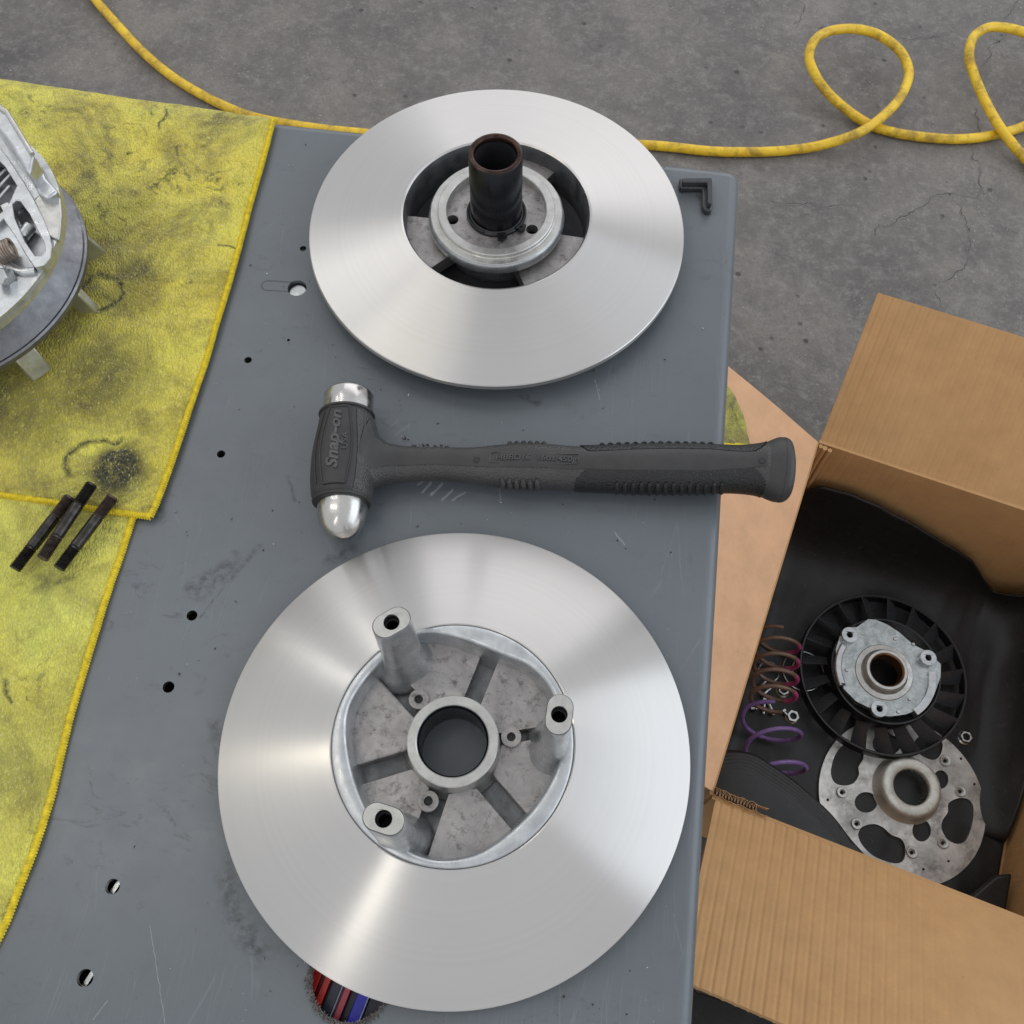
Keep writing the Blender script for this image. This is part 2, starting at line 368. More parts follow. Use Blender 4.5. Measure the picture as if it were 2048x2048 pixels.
    def build(s, name, mat, parent=None, org=(0, 0, 0), ang=35, bevel=0.0, kind=None, label=None, smooth=True, bseg=2):
        me = bpy.data.meshes.new(name); org = Vector(org)
        me.from_pydata([tuple(v-org) for v in s.v], [], s.f); me.validate(); me.update()
        if smooth: me.shade_smooth(); me.set_sharp_from_angle(angle=rad(ang))
        me.materials.append(mat)
        o = bpy.data.objects.new(name, me); COL.objects.link(o)
        if parent: o.parent = parent
        else: o.location = org
        if bevel:
            md = o.modifiers.new('bevel', 'BEVEL'); md.width = bevel; md.segments = bseg; md.limit_method = 'ANGLE'; md.angle_limit = rad(38); md.harden_normals = False
        if kind: o['kind'] = kind
        if label: o['label'] = label
        return o
def circ(c, r, n=32, sx=1, sy=1, a0=0): return [(c[0]+sx*r*math.cos(a0+2*PI*i/n), c[1]+sy*r*math.sin(a0+2*PI*i/n)) for i in range(n)]
def spline(P, k=8, closed=False):
    P = [Vector(p) for p in P]; n = len(P); out = []
    for i in range(n if closed else n-1):
        g = (lambda j: P[j % n]) if closed else (lambda j: P[max(0, min(n-1, j))])
        a, b, c, d = g(i-1), g(i), g(i+1), g(i+2)
        for q in range(k):
            t = q/k; out.append(.5*((2*b)+(c-a)*t+(2*a-5*b+4*c-d)*t*t+(3*b-a-3*c+d)*t**3))
    if not closed: out.append(P[-1])
    return out
def thing(name, label, cat, loc=(0, 0, 0), group=None):
    o = bpy.data.objects.new(name, None); COL.objects.link(o); o.location = loc; o.empty_display_size = .02
    o['label'] = label; o['category'] = cat
    if group: o['group'] = group
    return o
def tag(o, label, cat, group=None):
    o['label'] = label; o['category'] = cat
    if group: o['group'] = group
    return o
def crop(ox, oy, s, pts): return [(ox+a/s, oy+b/s) for a, b in pts]
def interp(x, tab):
    for (a, p), (b, q) in zip(tab, tab[1:]):
        if x <= b: t = max(0, (x-a)/(b-a)); return p+(q-p)*t
    return tab[-1][1]

# ================================================================ floor
Zv0 = Vector((0, 0, 1))
fb = MB().add([(-8, -8, -.86), (8, -8, -.86), (8, 9, -.86), (-8, 9, -.86)], [(0, 1, 2, 3)])
fl = fb.build('floor', M['floor'], kind='structure', smooth=False)
crm = m_simple('crack_shadow', (.095, .088, .085), .9); lpm = m_simple('crack_lip', (.21, .20, .19), .8, 0, .3, 300)
for L in [[(2032, 0), (2010, 40), (2012, 70), (1980, 95), (1978, 118), (1955, 135)], [(1950, 210), (1955, 260), (1942, 300), (1960, 345), (1962, 390)],
          [(1772, 450), (1815, 425), (1850, 408), (1862, 392), (1920, 388), (1968, 396)], [(1918, 405), (1930, 450), (1940, 480), (1940, 515), (1910, 545), (1890, 565)], [(1872, 578), (1876, 615)],
          [(1572, 410), (1620, 408), (1650, 415), (1700, 408), (1715, 425)], [(1800, 80), (1850, 75), (1880, 72)], [(1590, 0), (1608, 15), (1590, 55)], [(1745, 470), (1772, 450)]]:
    P = spline([at(u, v, -.8596) for u, v in L], 26); Q = []; wd = []
    for i_, p in enumerate(P):
        d = Vector((noise.noise(p*45), noise.noise(p*45+Vector((9, 0, 0))), 0))*.009+Vector((noise.noise(p*190), noise.noise(p*190+Vector((9, 0, 0))), 0))*.003
        Q.append(p+d); wd.append(.0011*max(.12, .6+1.6*noise.noise(p*60+Vector((0, 7, 0))))*min(1, i_/12+.1, (len(P)-1-i_)/12+.1))
    for nm, mm, k_, dz, sh in (('crack_lip', lpm, 2.3, 0, (-.0006, -.0008, 0)), ('crack', crm, 1.0, .0003, (0, 0, 0))):
        vs = []
        for a, b_, w_ in zip(Q, Q[1:]+Q[-1:], wd):
            t = (b_-a).normalized() if (b_-a).length > 1e-7 else Vector((0, 1, 0)); n_ = Vector((-t.y, t.x, 0))*w_*k_
            vs += [a+n_+Vector(sh)+Zv0*dz, a-n_+Vector(sh)+Zv0*dz]
        MB().add(vs, [(2*i_, 2*i_+1, 2*i_+3, 2*i_+2) for i_ in range(len(Q)-1)]).build(nm, mm, fl, smooth=False)
gb = MB()
for i in range(420):
    u, v = random.uniform(560, 2040), random.uniform(5, 860)
    p = at(u, v, -.859); r = random.choice((.0008, .001, .0014, .002))
    gb.add([p+Vector((random.uniform(-1, 1)*r, random.uniform(-1, 1)*r, z*r)) for z in (0, 0, 0, .9, .5)], [(0, 1, 3), (1, 2, 3), (2, 0, 3), (0, 1, 4), (1, 2, 4)])
o = gb.build('grit', m_simple('grit', (.38, .36, .34), .8), kind='stuff', smooth=False)
tag(o, 'tiny pale grit and chips scattered on the grey concrete floor', 'grit')

# ================================================================ table
tb = thing('metal_table', 'grey painted steel table top with small drilled holes and a rounded right edge', 'table', (-.3, .2, -.86))
TO = Vector((-.3, .2, -.86))
X1, Y1, X0, Y0 = .0997, .5770, -.95, -.28
small = [(606, 497, 6.5), (496, 720, 7), (442, 908, 7.5), (384, 1231, 9), (337, 1374, 9.5), (225, 1773, 11), (170, 1956, 12), (577, 680, 3), (1350, 960, 0)]
holes = []
for u, v, r in small:
    if r: holes.append(circ(at(u, v)[:2], r/3.1*.00115, 24))
holes.append(circ(at(594, 576)[:2], .0068, 32))
HC = at(703, 1957); holes.append([(HC.x+(.0213+.0003*math.sin(7*a)+.0002*math.sin(17*a))*math.cos(a), HC.y+(.0213+.0003*math.sin(5*a))*math.sin(a)) for a in [2*PI*i/64 for i in range(64)]])
def rrect(x0, y0, x1, y1, r, n=8):
    P = []
    for cx, cy, a0 in ((x1-r, y1-r, 0), (x0+r, y1-r, PI/2), (x0+r, y0+r, PI), (x1-r, y0+r, 1.5*PI)):
        P += [(cx+r*math.cos(a0+PI/2*i/n), cy+r*math.sin(a0+PI/2*i/n)) for i in range(n+1)]
    return P
ed = .0085
b = MB().prism(rrect(X0+ed, Y0+ed, X1-ed, Y1-ed, .002), holes, -.0030, 0.0)
# rolled edge: quarter round then apron down
def edge_ring(off, z): return [Vector((x, y, z)) for x, y in rrect(X0+ed-off, Y0+ed-off, X1-ed+off, Y1-ed+off, .002+off)]
rings = []
for k in range(9):
    a = PI/2*k/8; rings.append(edge_ring(ed*math.sin(a), -ed+ed*math.cos(a)))
rings.append(edge_ring(ed, -.045)); rings.append(edge_ring(ed-.0016, -.045)); rings.append(edge_ring(ed-.0016, -.006))
n = len(rings[0]); vs = [p for R_ in rings for p in R_]
eb = MB().add(vs, [(k*n+i, (k+1)*n+i, (k+1)*n+(i+1) % n, k*n+(i+1) % n) for k in range(len(rings)-1) for i in range(n)])
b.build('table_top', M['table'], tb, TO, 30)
eb.build('rolled_edge', M['lip'], tb, TO, 50)
MB().box(((X0+X1)/2, (Y0+Y1)/2, -.50), (X1-X0-.06, Y1-Y0-.06, .02)).build('lower_shelf', M['table'], tb, TO, bevel=.004)
for x in (X0+.03, X1-.03):
    for y in (Y0+.03, Y1-.03):
        MB().box((x, y, -.453), (.035, .035, .812)).build('leg', M['table'], tb, TO, bevel=.003)
MB().box(((X0+X1)/2, (Y0+Y1)/2, -.10), (X1-X0-.02, Y1-Y0-.02, .004)).build('hole_backing', M['dark'], tb, TO)  # unseen dark sheet added below the top so the holes look black
for h in holes[:len(small)-1]:
    cx = sum(p[0] for p in h)/len(h); cy = sum(p[1] for p in h)/len(h); r_ = math.hypot(h[0][0]-cx, h[0][1]-cy)
    MB().lathe([(r_-.00005, -.0001), (r_-.0003, -.0030), (r_+.001, -.0031)], 24, (cx, cy, 0)).build('hole_rim', M['zinc'], tb, TO)
# plug in the big hole, bright strips added to stand for light seen through the small ones
p = at(594, 578); MB().lathe([(0, -.0035), (.0058, -.0035), (.0063, -.004), (.0063, -.008), (0, -.008)], 32, (p.x, p.y, 0)).build('hole_plug', M['zinc'], tb, TO)
for u, v in ((227, 1773), (173, 1956)):
    p = at(u, v, -.006); MB().box((p.x+.0012, p.y, -.0068), (.0024, .012, .0012), -.35).build('glint_strip', M['zinc'], tb, TO)
# rust nick at the corner
# burr of filings round the rough hole (nobody could count them)
fb = MB()
for i in range(520):
    a = random.uniform(rad(150), rad(345)); d = .0213+abs(random.gauss(0, .0012)); q = Vector((HC.x+d*math.cos(a), HC.y+d*math.sin(a), random.uniform(.0001, .0016)))
    t = random.uniform(0, PI); L = random.uniform(.0004, .0019); w_ = random.uniform(.0001, .00035)
    dx = Vector((math.cos(t), math.sin(t), random.uniform(-.4, .4)))*L; dy = Vector((-math.sin(t), math.cos(t), 0))*w_
    fb.add([q-dx-dy, q+dx-dy*.3, q+dx+dy, q-dx+dy*.4, q+Vector((0, 0, .0004))], [(0, 1, 4), (1, 2, 4), (2, 3, 4), (3, 0, 4)])
o = fb.build('metal_filings', m_simple('filings', (.16, .145, .135), .6, .2, .6, 600), kind='stuff', smooth=False)
tag(o, 'ragged ring of tiny grey filings around the oval hole near the front', 'filings')
# loose dark and light flecks on the table
fb = MB(); fb2 = MB()
spots = [(1405, 660), (1330, 720), (1210, 812), (1320, 935), (1340, 1108), (1062, 985), (1195, 780), (350, 1025), (375, 1068), (820, 790), (806, 876), (620, 560), (560, 1330), (1290, 905)]
for i in range(330):
    u, v = (spots[i % len(spots)][0]+random.gauss(0, 2), spots[i % len(spots)][1]+random.gauss(0, 2)) if i < 40 else (random.uniform(120, 1370), random.uniform(260, 2040))
    if v > 1000 and u < 250: continue
    p = at(u, v, .0004)
    if p.x > X1-.01 or p.x < -.28 - (.57-p.y)*.25: continue
    r = random.choice((.0003, .0004, .0006, .0009)) * (1.5 if i < 14 else 1)
    (fb if i % 3 else fb2).add([p+Vector((random.uniform(-1, 1)*r, random.uniform(-1, 1)*r*1.3, z*r)) for z in (0, 0, 0, .6, .3)], [(0, 1, 3), (1, 2, 3), (2, 0, 3), (0, 1, 4), (1, 2, 4)])
for u, v in crop(600, 700, 1.84, [(385, 325), (415, 350), (455, 352), (500, 355), (535, 352), (470, 350), (520, 352), (1460, 352)]):
    for k in range(5):
        p = at(u+random.gauss(0, 3), v+random.gauss(0, 1.6), .0006); r = random.uniform(.0005, .0013)
        fb.add([p+Vector((random.uniform(-1, 1)*r, random.uniform(-1, 1)*r, z*r)) for z in (0, 0, 0, .7, .4)], [(0, 1, 3), (1, 2, 3), (2, 0, 3), (0, 1, 4), (1, 2, 4)])
tag(fb.build('dirt_flecks', m_simple('dirt', (.05, .03, .025), .8), kind='stuff', smooth=False), 'small dark brown flecks of dirt scattered over the grey table top', 'dirt')
tag(fb2.build('dust_flecks', m_simple('dust', (.5, .5, .5), .8), kind='stuff', smooth=False), 'tiny pale flecks of dust scattered over the grey table top', 'dust')

# L shaped black bracket in the corner
Lp = crop(1300, 0, 2.583, [(152, 918), (322, 918), (325, 1062), (318, 1085), (285, 1085), (270, 1060), (272, 968), (155, 968)])
q = [at(u, v, .006)[:2] for u, v in Lp]
ct = at(1395, 380)
lb = thing('corner_bracket', 'small black L shaped bracket near the far right corner of the table', 'bracket', (ct.x, ct.y, 0))
MB().prism(q, [], .0002, .0055).build('bracket_base', M['plastic_shiny'], lb, (ct.x, ct.y, 0), bevel=.0012)
q2 = [at(u, v, .011)[:2] for u, v in crop(1300, 0, 2.583, [(168, 918), (318, 916), (322, 1048), (300, 1048), (298, 938), (168, 938)])]
MB().prism(q2, [], .0055, .0105).build('raised_rib', M['plastic_shiny'], lb, (ct.x, ct.y, 0), bevel=.0008)

# striped packet below the rough hole
pk = at(700, 1985, -.035)
pt = thing('striped_packet', 'glossy red, navy and blue striped packets seen through the oval hole', 'packet', (pk.x, pk.y, -.055))
R_ = Matrix.Rotation(-.22, 3, 'Z')
xx = -.022
for nm, wd, col, dz in (('red_band', .0065, (.80, .035, .03), 0), ('dark_band', .0022, (.22, .008, .01), -.002), ('red_band', .0036, (.85, .05, .04), .001), ('dark_band', .0012, (.01, .008, .01), -.004), ('navy_band', .0056, (.03, .04, .075), -.001),
                        ('white_line', .0007, (.6, .6, .7), .0), ('navy_band', .0011, (.02, .02, .05), -.001), ('pink_band', .0036, (.55, .07, .12), 0), ('dark_band', .004, (.005, .005, .02), -.004), ('blue_band', .006, (.03, .03, .65), -.001), ('white_line', .0008, (.5, .6, .9), 0), ('dark_band', .01, (.01, .01, .04), -.003)):
    c = Vector((pk.x, pk.y, -.022+dz))+R_@Vector((xx+wd/2, 0, 0)); xx += wd
    MB().box(c, (wd*.96, .07, .014), R=R_).build(nm, m_simple(nm, col, .3, 0, .05), pt, (pk.x, pk.y, -.055), bevel=.0003)

# ================================================================ towels
def towel(name, label, mat, right, lx, left_y, z0, hems, zfun=None, org=None):
    R_ = spline([(*at(u, v, .004)[:2], 0) for u, v in right], 6)
    n = len(R_)-1; org = org or Vector((-.45, R_[n//2].y, 0))
    def fn(s, t):
        k = t*n; i = min(int(k), n-1); r = R_[i].lerp(R_[i+1], k-i)
        l = Vector((lx, left_y[0]+(left_y[1]-left_y[0])*t, 0))
        p = l.lerp(r, 1-(1-s)**1.4)
        e = min(1.0, (1-s)*14, (1-t)*22+.15, t*22+.15)
        h = z0+.0018*noise.noise(p*22)+.0011*noise.noise(p*60+Vector((5, 0, 0)))+.0005*noise.noise(p*160)+.0003*noise.noise(p*420)
        if zfun: h += zfun(p, s, t)
        return Vector((p.x, p.y, max(.0008, h*(.55+.45*max(0, e)))))
    th = thing(name, label, 'towel', org)
    o = MB().grid(fn, 260, 300).build('cloth', mat, th, org)
    md = o.modifiers.new('thick', 'SOLIDIFY'); md.thickness = .0022; md.offset = -1
    for nm, path in hems:
        P = [fn(*q) for q in path]
        hb = MB().tube([p+Vector((0, 0, -.0002)) for p in P], .0019, 8)
        h = hb.build('hem', M['hem'], th, org)
        sb = MB(); d = 0
        for a, c in zip(P, P[1:]):
            L = (c-a).length; t = (c-a).normalized() if L > 1e-7 else Vector((1, 0, 0)); sd = t.cross(Vector((0, 0, 1)))
            while d < L:
                q = a+t*d; q += Vector((0, 0, .0009)); w_ = sd*(.0021)+t*.0006
                sb.tube([q-w_-Vector((0, 0, .0013)), q-w_*.5+Vector((0, 0, .0005)), q+w_*.5+Vector((0, 0, .0005)), q+w_-Vector((0, 0, .0013))], .00055, 5); d += .0017
            d -= L
        so = sb.build('stitches', M['hem'], h, org); so['kind'] = 'stuff'
    return th, fn
st1 = [('ring', (212, 598), .0150, .0046, 1.0), ('line', [(150, 965), (148, 930), (165, 905), (190, 893), (245, 893)], .0036, 1.0), ('blob', (245, 948), .013, .010, 1.0), ('line', [(200, 945), (285, 930)], .007, .9), ('line', [(338, 232), (335, 250), (328, 270)], .0022, .95), ('line', [(255, 322), (270, 318)], .0018, .9),
       ('line', [(358, 308), (365, 325)], .0018, .9), ('line', [(330, 372), (358, 362)], .0018, .8), ('line', [(445, 503), (470, 508)], .002, .9), ('blob', (185, 365), .003, .006, .7), ('blob', (285, 590), .012, .016, .5), ('blob', (200, 770), .02, .03, .62), ('blob', (60, 830), .022, .02, .55), ('line', [(20, 870), (110, 800), (200, 790), (235, 820)], .014, .6), ('line', [(160, 520), (175, 640), (120, 700)], .008, .6), ('line', [(265, 560), (290, 540), (300, 600)], .008, .5), ('blob', (290, 850), .006, .008, .5), ('blob', (170, 600), .004, .008, .5), ('blob', (235, 440), .018, .02, .38), ('blob', (120, 640), .02, .02, .5),
       ('ring', (330, 320), .019, .0015, .12), ('blob', (80, 850), .016, .02, .45), ('line', [(255, 262), (290, 262), (300, 285)], .0014, .5)]
tw1, f1 = towel('towel', 'upper yellow microfibre towel covered in grease stains under the aluminium housing', m_towel('stained_yellow_microfibre', stains=st1, dirt=.60),
    [(300, 1034), (314, 1005), (332, 955), (352, 900), (385, 800), (412, 720), (442, 620), (472, 520), (500, 410), (525, 325), (547, 238)], -.72, (.235, .595), .0078,
    [('right', [(1, i/90) for i in range(91)]), ('bottom', [(1-i/90, 0) for i in range(91)])])
tw2, f2 = towel('towel', 'lower yellow microfibre towel, cleaner, running off the bottom left under the first', m_towel('yellow_microfibre', (.97, .84, .12), [('line', [(15, 1370), (30, 1410)], .0028, .9), ('line', [(60, 1395), (62, 1408)], .0015, .9), ('line', [(120, 1175), (150, 1165)], .0028, .6), ('blob', (90, 1170), .004, .006, .5), ('blob', (60, 1500), .02, .03, .25)], .42, -.2),
    [(-30, 1920), (8, 1845), (40, 1765), (70, 1690), (97, 1600), (120, 1505), (142, 1420), (165, 1340), (190, 1262), (215, 1180), (242, 1100), (268, 1020)], -.72, (-.02, .31), .0042,
    [('right', [(1, i/90) for i in range(91)])])

# ================================================================ upper sheave
C1 = Vector((-.0761, .4801, 0))
s1 = thing('clutch_sheave', 'upper polished steel clutch sheave with a tall black tube standing at its centre', 'clutch sheave', C1)
MB().lathe([(.067, .0335), (.0676, .0338), (.1344, .0189), (.135, .0183), (.1352, .0150), (.1345, .0142), (.100, .0195), (.0695, .0260), (.0690, .0040), (.0660, .0040), (.0662, .0330)], 220, C1, close=True).build('conical_face', M['turned'], s1, C1, 28)
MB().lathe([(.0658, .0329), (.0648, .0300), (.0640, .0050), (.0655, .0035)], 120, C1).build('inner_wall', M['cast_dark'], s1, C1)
# spokes
def sector(r0, r1, a0, a1, n=14): return [(C1.x+r1*math.cos(a0+(a1-a0)*i/n), C1.y+r1*math.sin(a0+(a1-a0)*i/n)) for i in range(n+1)]+[(C1.x+r0*math.cos(a1-(a1-a0)*i/n), C1.y+r0*math.sin(a1-(a1-a0)*i/n)) for i in range(n+1)]
for a0, a1 in ((181, 228), (-62, -3), (57, 104)):
    MB().prism(sector(.034, .0650, rad(a0), rad(a1)), [], .009, .0205).build('spoke', M['cast'], s1, C1, bevel=.0028, bseg=3)
MB().lathe([(.0465, .0335), (.0476, .0322), (.0484, .0285), (.0482, .0262), (.0465, .0252), (.0400, .0240), (.0378, .0200), (.0370, .0020), (.030, .0020)], 120, C1).build('hub_skirt', M['cast_clean'], s1, C1, 40)
MB().lathe([(.0352, .0300), (.0352, .0368), (.0357, .0373), (.0408, .0373), (.0413, .0368), (.0415, .0345), (.0420, .0341), (.0463, .0341), (.0467, .0336), (.0467, .0318)], 140, C1).build('stepped_ring', M['machined'], s1, C1, 25)
hb = []
for u, v in crop(780, 240, 4.39, [(550, 875), (1247, 960)]): hb.append(at(u, v, .0312))
a_ = math.atan2(hb[0].y-C1.y, hb[0].x-C1.x); 
hls = [circ(p[:2], .0042, 20) for p in hb]+[circ((C1.x+.029*math.cos(rad(80)), C1.y+.029*math.sin(rad(80))), .0042, 20)]
MB().prism(circ(C1[:2], .0353, 96), hls, .024, .0312).build('recessed_web', M['cast'], s1, C1, bevel=.0004)
for h in hls:
    cx = sum(p[0] for p in h)/20; cy = sum(p[1] for p in h)/20
    MB().lathe([(.0046, .024), (.0046, .012), (0, .012)], 16, (cx, cy, 0)).build('hole_sleeve', M['dark'], s1, C1)
TR = .0181
tb_ = MB().lathe([(TR, .0300), (TR, .0888), (TR-.0006, .0894)], 72, C1)
tb_.build('tube', M['black_steel'], s1, C1, 60)
MB().lathe([(TR-.0004, .0893), (TR-.0012, .0900), (.0152, .0900), (.0142, .0890), (.0140, .0850)], 72, C1).build('tube_rim', M['copper'], s1, C1, 60)
MB().lathe([(.0140, .0856), (.0138, .0060), (0, .0060)], 60, C1).build('tube_bore', M['dark'], s1, C1)
MB().lathe([(.0183, .0345), (.0196, .0338), (.0206, .0328), (.0208, .0312)], 72, C1).build('collar', M['snap'], s1, C1)
sr = MB()
sr.tube([(C1.x+.0203*math.cos(a), C1.y+.0203*math.sin(a), .0336) for a in [rad(-40+i*292/60) for i in range(61)]], .0010, 8)
for a in (-30, -72):
    c = Vector((C1.x+.0222*math.cos(rad(a)), C1.y+.0222*math.sin(rad(a))))
    oc = [(c.x+dx*math.cos(rad(a))-dy*math.sin(rad(a)), c.y+dx*math.sin(rad(a))+dy*math.cos(rad(a))) for dx, dy in ((-.003, -.0026), (.0022, -.0034), (.0032, 0.0), (.0016, .0036), (-.003, .0026))]
    sr.prism(oc, [circ(c, .0009, 10)], .0324, .0342)
sr.build('snap_ring', M['snap'], s1, C1, 40)
p = at(1073, 327, .014)
MB().lathe([(0, .0150), (.0038, .0150), (.0052, .0145), (.0052, .012)], 24, (p.x, p.y, 0)).build('rivet', M['machined'], s1, C1)
p = at(828, 448, .012); MB().lathe([(0, .0135), (.006, .0135), (.008, .0105), (.008, .006)], 20, (p.x, p.y, 0)).build('boss', M['cast_dark'], s1, C1)

# ================================================================ lower sheave
C2 = Vector((-.0467, .1083, 0))
s2 = thing('clutch_sheave', 'lower polished steel clutch sheave with three aluminium posts around an open bore', 'clutch sheave', C2)
MB().lathe([(.0670, .0300), (.0675, .0314), (.0682, .0316), (.1344, .0101), (.135, .0096), (.1352, .0068), (.1345, .0060), (.100, .0150), (.0690, .0240), (.0670, .0240)], 220, C2, close=True).build('conical_face', M['turned'], s2, C2, 28)
MB().lathe([(.0672, .0240), (.060, .0100), (.0560, .0020), (.0200, .0020), (.0200, .0100)], 100, C2).build('hub_underside', M['cast_dark'], s2, C2)
k3 = lambda pts, z: [at(u, v, z)[:2] for u, v in crop(660, 1200, 3.45, pts)]
pocket = k3([(610, 225), (760, 228), (900, 268), (1080, 330), (1230, 392), (1390, 462), (1490, 570), (1555, 690), (1600, 850), (1605, 1000), (1568, 1150), (1500, 1290), (1400, 1440), (1280, 1560), (1150, 1670), (1020, 1745), (880, 1785), (720, 1790), (560, 1740), (420, 1650), (320, 1550), (230, 1400), (165, 1230), (125, 1050), (112, 900), (125, 755), (205, 600), (310, 470), (430, 340), (520, 265)], .0325)
pocket = [tuple(p[:2]) for p in spline([(a, b_, 0) for a, b_ in pocket], 3, True)]
def rfun(a):
    """pocket radius by angle"""
    best = None
    for x, y in pocket:
        b_ = math.atan2(y-C2.y, x-C2.x); d = abs((a-b_+PI) % (2*PI)-PI)
        if best is None or d < best[0]: best = (d, math.hypot(x-C2.x, y-C2.y))
    return best[1]
nA = 144; prof = []
ANG = [2*PI*i/nA for i in range(nA)]
RF = [rfun(a) for a in ANG]; RF = [(RF[i-2]+RF[i-1]+RF[i]+RF[(i+1) % nA]+RF[(i+2) % nA])/5 for i in range(nA)]
wb_ = MB(); rows = [(lambda i: (.0672, .0308)), (lambda i: (.0668, .0322)), (lambda i: (.0660, .0327)), (lambda i: (RF[i]+.0022, .0330)), (lambda i: (RF[i]+.0008, .0324)), (lambda i: (RF[i]-.0003, .0306)), (lambda i: (RF[i]-.0022, .0180)), (lambda i: (RF[i]-.0034, .0110)), (lambda i: (RF[i]-.0044, .0080))]
vs = []
for r_ in rows:
    for i, a in enumerate(ANG):
        r, z = r_(i); r = min(r, .0672) if z > .02 else r
        vs.append(Vector((C2.x+r*math.cos(a), C2.y+r*math.sin(a), z)))
wb_.add(vs, [(k*nA+i, k*nA+(i+1) % nA, (k+1)*nA+(i+1) % nA, (k+1)*nA+i) for k in range(len(rows)-1) for i in range(nA)])
wb_.build('hub_casting', M['cast_clean'], s2, C2, 55)
MB().lathe([(.0640, .0082), (.0200, .0066)], 100, C2).build('hub_floor', M['cast_dark'], s2, C2)  # darker colour carries the deep channel shade as well as a duller skin
chan = [(76.8, .0054), (17.2, .0030), (-40.5, .0058), (-99.6, .0058), (-155.1, .0054), (-218.3, .0054)]
bh = crop(660, 1200, 3.45, [(612, 685), (1250, 945), (678, 1388)]); bh = [at(u, v, .0185) for u, v in bh]
def rf(a): return RF[int(round(a/(2*PI)*nA)) % nA]
for i in range(6):
    (a1, w1), (a0, w0) = chan[i], chan[(i+1) % 6]
    if a0 > a1: a0 -= 360
    a0 = rad(a0); a1 = rad(a1); pts_ = []
    def edge_pt(a, off, r): return (C2.x+r*math.cos(a)-off*math.sin(a), C2.y+r*math.sin(a)+off*math.cos(a))
    R0 = .0262; Ro = [rf(a0+.08)-.0012, rf(a1-.08)-.0012]
    q = [edge_pt(a0, w0, R0+(Ro[0]-R0)*k/6) for k in range(7)]
    d0 = math.atan2(w0, Ro[0]); d1 = math.atan2(w1, Ro[1])
    q += [(C2.x+(rf(a)-.0012)*math.cos(a), C2.y+(rf(a)-.0012)*math.sin(a)) for a in [a0+d0+.03+(a1-d1-a0-d0-.06)*k/12 for k in range(13)]]
    q += [edge_pt(a1, -w1, R0+(Ro[1]-R0)*(1-k/6)) for k in range(7)]
    hl = [circ(p[:2], .0025, 16) for p in bh if a0 < (math.atan2(p.y-C2.y, p.x-C2.x)-a0) % (2*PI)+a0 < a1]
    MB().prism(q, [], .006, .0165+(.0012 if i % 2 == 0 else 0)).build('web_panel', M['cast'], s2, C2, bevel=.0012, bseg=3)
for p in bh:
    MB().prism(circ(p[:2], .0058, 28), [circ(p[:2], .0025, 16)], .0150, .0190).build('bolt_boss', M['cast'], s2, C2, bevel=.0005)
    MB().lathe([(.00265, .0187), (.0026, .0169), (0, .0168)], 16, (p.x, p.y, 0)).build('hole_shade', M['dark'], s2, C2)  # dark cup on the uncut panel, standing in for shade inside a bore
MB().lathe([(.0195, .0300), (.0200, .0318), (.0206, .0323), (.0250, .0323), (.0255, .0318), (.0257, .0290), (.0262, .0170), (.0275, .0120), (.0290, .0096)], 110, C2).build('bearing_ring', M['machined'], s2, C2, 30)
MB().lathe([(.0197, .0308), (.0192, .0290), (.0187, .0285), (.0187, .0190), (.0192, .0185), (.0192, .0015)], 110, C2).build('bore_lining', M['black_steel'], s2, C2, 30)
def obround(L, W, n=12):
    P = []
    for s_, a0 in ((1, -PI/2), (-1, PI/2)):
        P += [(s_*(L-W)/2+W/2*math.cos(a0+PI*i/n), W/2*math.sin(a0+PI*i/n)) for i in range(n+1)]
    return P
for k, (u, v) in enumerate(((783, 1245), (1116, 1429), (767, 1638))):
    tp = at(u, v, .0925); a = math.atan2(tp.y-C2.y, tp.x-C2.x)
    top = Vector((C2.x+.0572*math.cos(a), C2.y+.0572*math.sin(a), 0)); top = top.lerp(Vector((tp.x, tp.y, 0)), .6)
    ta = a+PI/2+(0, -.16, .22)[k]
    L_, W_ = .0205, .0132
    ob = lambda g_: [(top.x+x*math.cos(ta)-y*math.sin(ta), top.y+x*math.sin(ta)+y*math.cos(ta)) for x, y in obround(L_+g_, W_+g_)]
    pb = MB(); stack = [(.0, .0925), (.0006, .0919), (.0009, .080), (.0018, .050), (.0028, .034), (.0048, .026), (.0085, .0200), (.014, .0158), (.018, .0120)]
    n_ = len(ob(0)); hole = circ(top, .0041, n_, a0=ta)
    vs = []
    for g_, z in stack: vs += [Vector((x, y, z)) for x, y in ob(g_)]
    pb.add(vs, [(j*n_+i, (j+1)*n_+i, (j+1)*n_+(i+1) % n_, j*n_+(i+1) % n_) for j in range(len(stack)-1) for i in range(n_)])
    po = pb.build('post', M['cast_clean'], s2, C2, 50)
    MB().prism(ob(-.0004), [circ(top, .0042, 28)], .0905, .0929).build('post_face', M['machined'], po, C2, bevel=.0003)
    MB().lathe([(.0044, .0915), (.0042, .086), (.0034, .0855), (.0034, .070), (0, .070)], 28, (top.x, top.y, 0)).build('threaded_hole', M['dark'], po, C2)

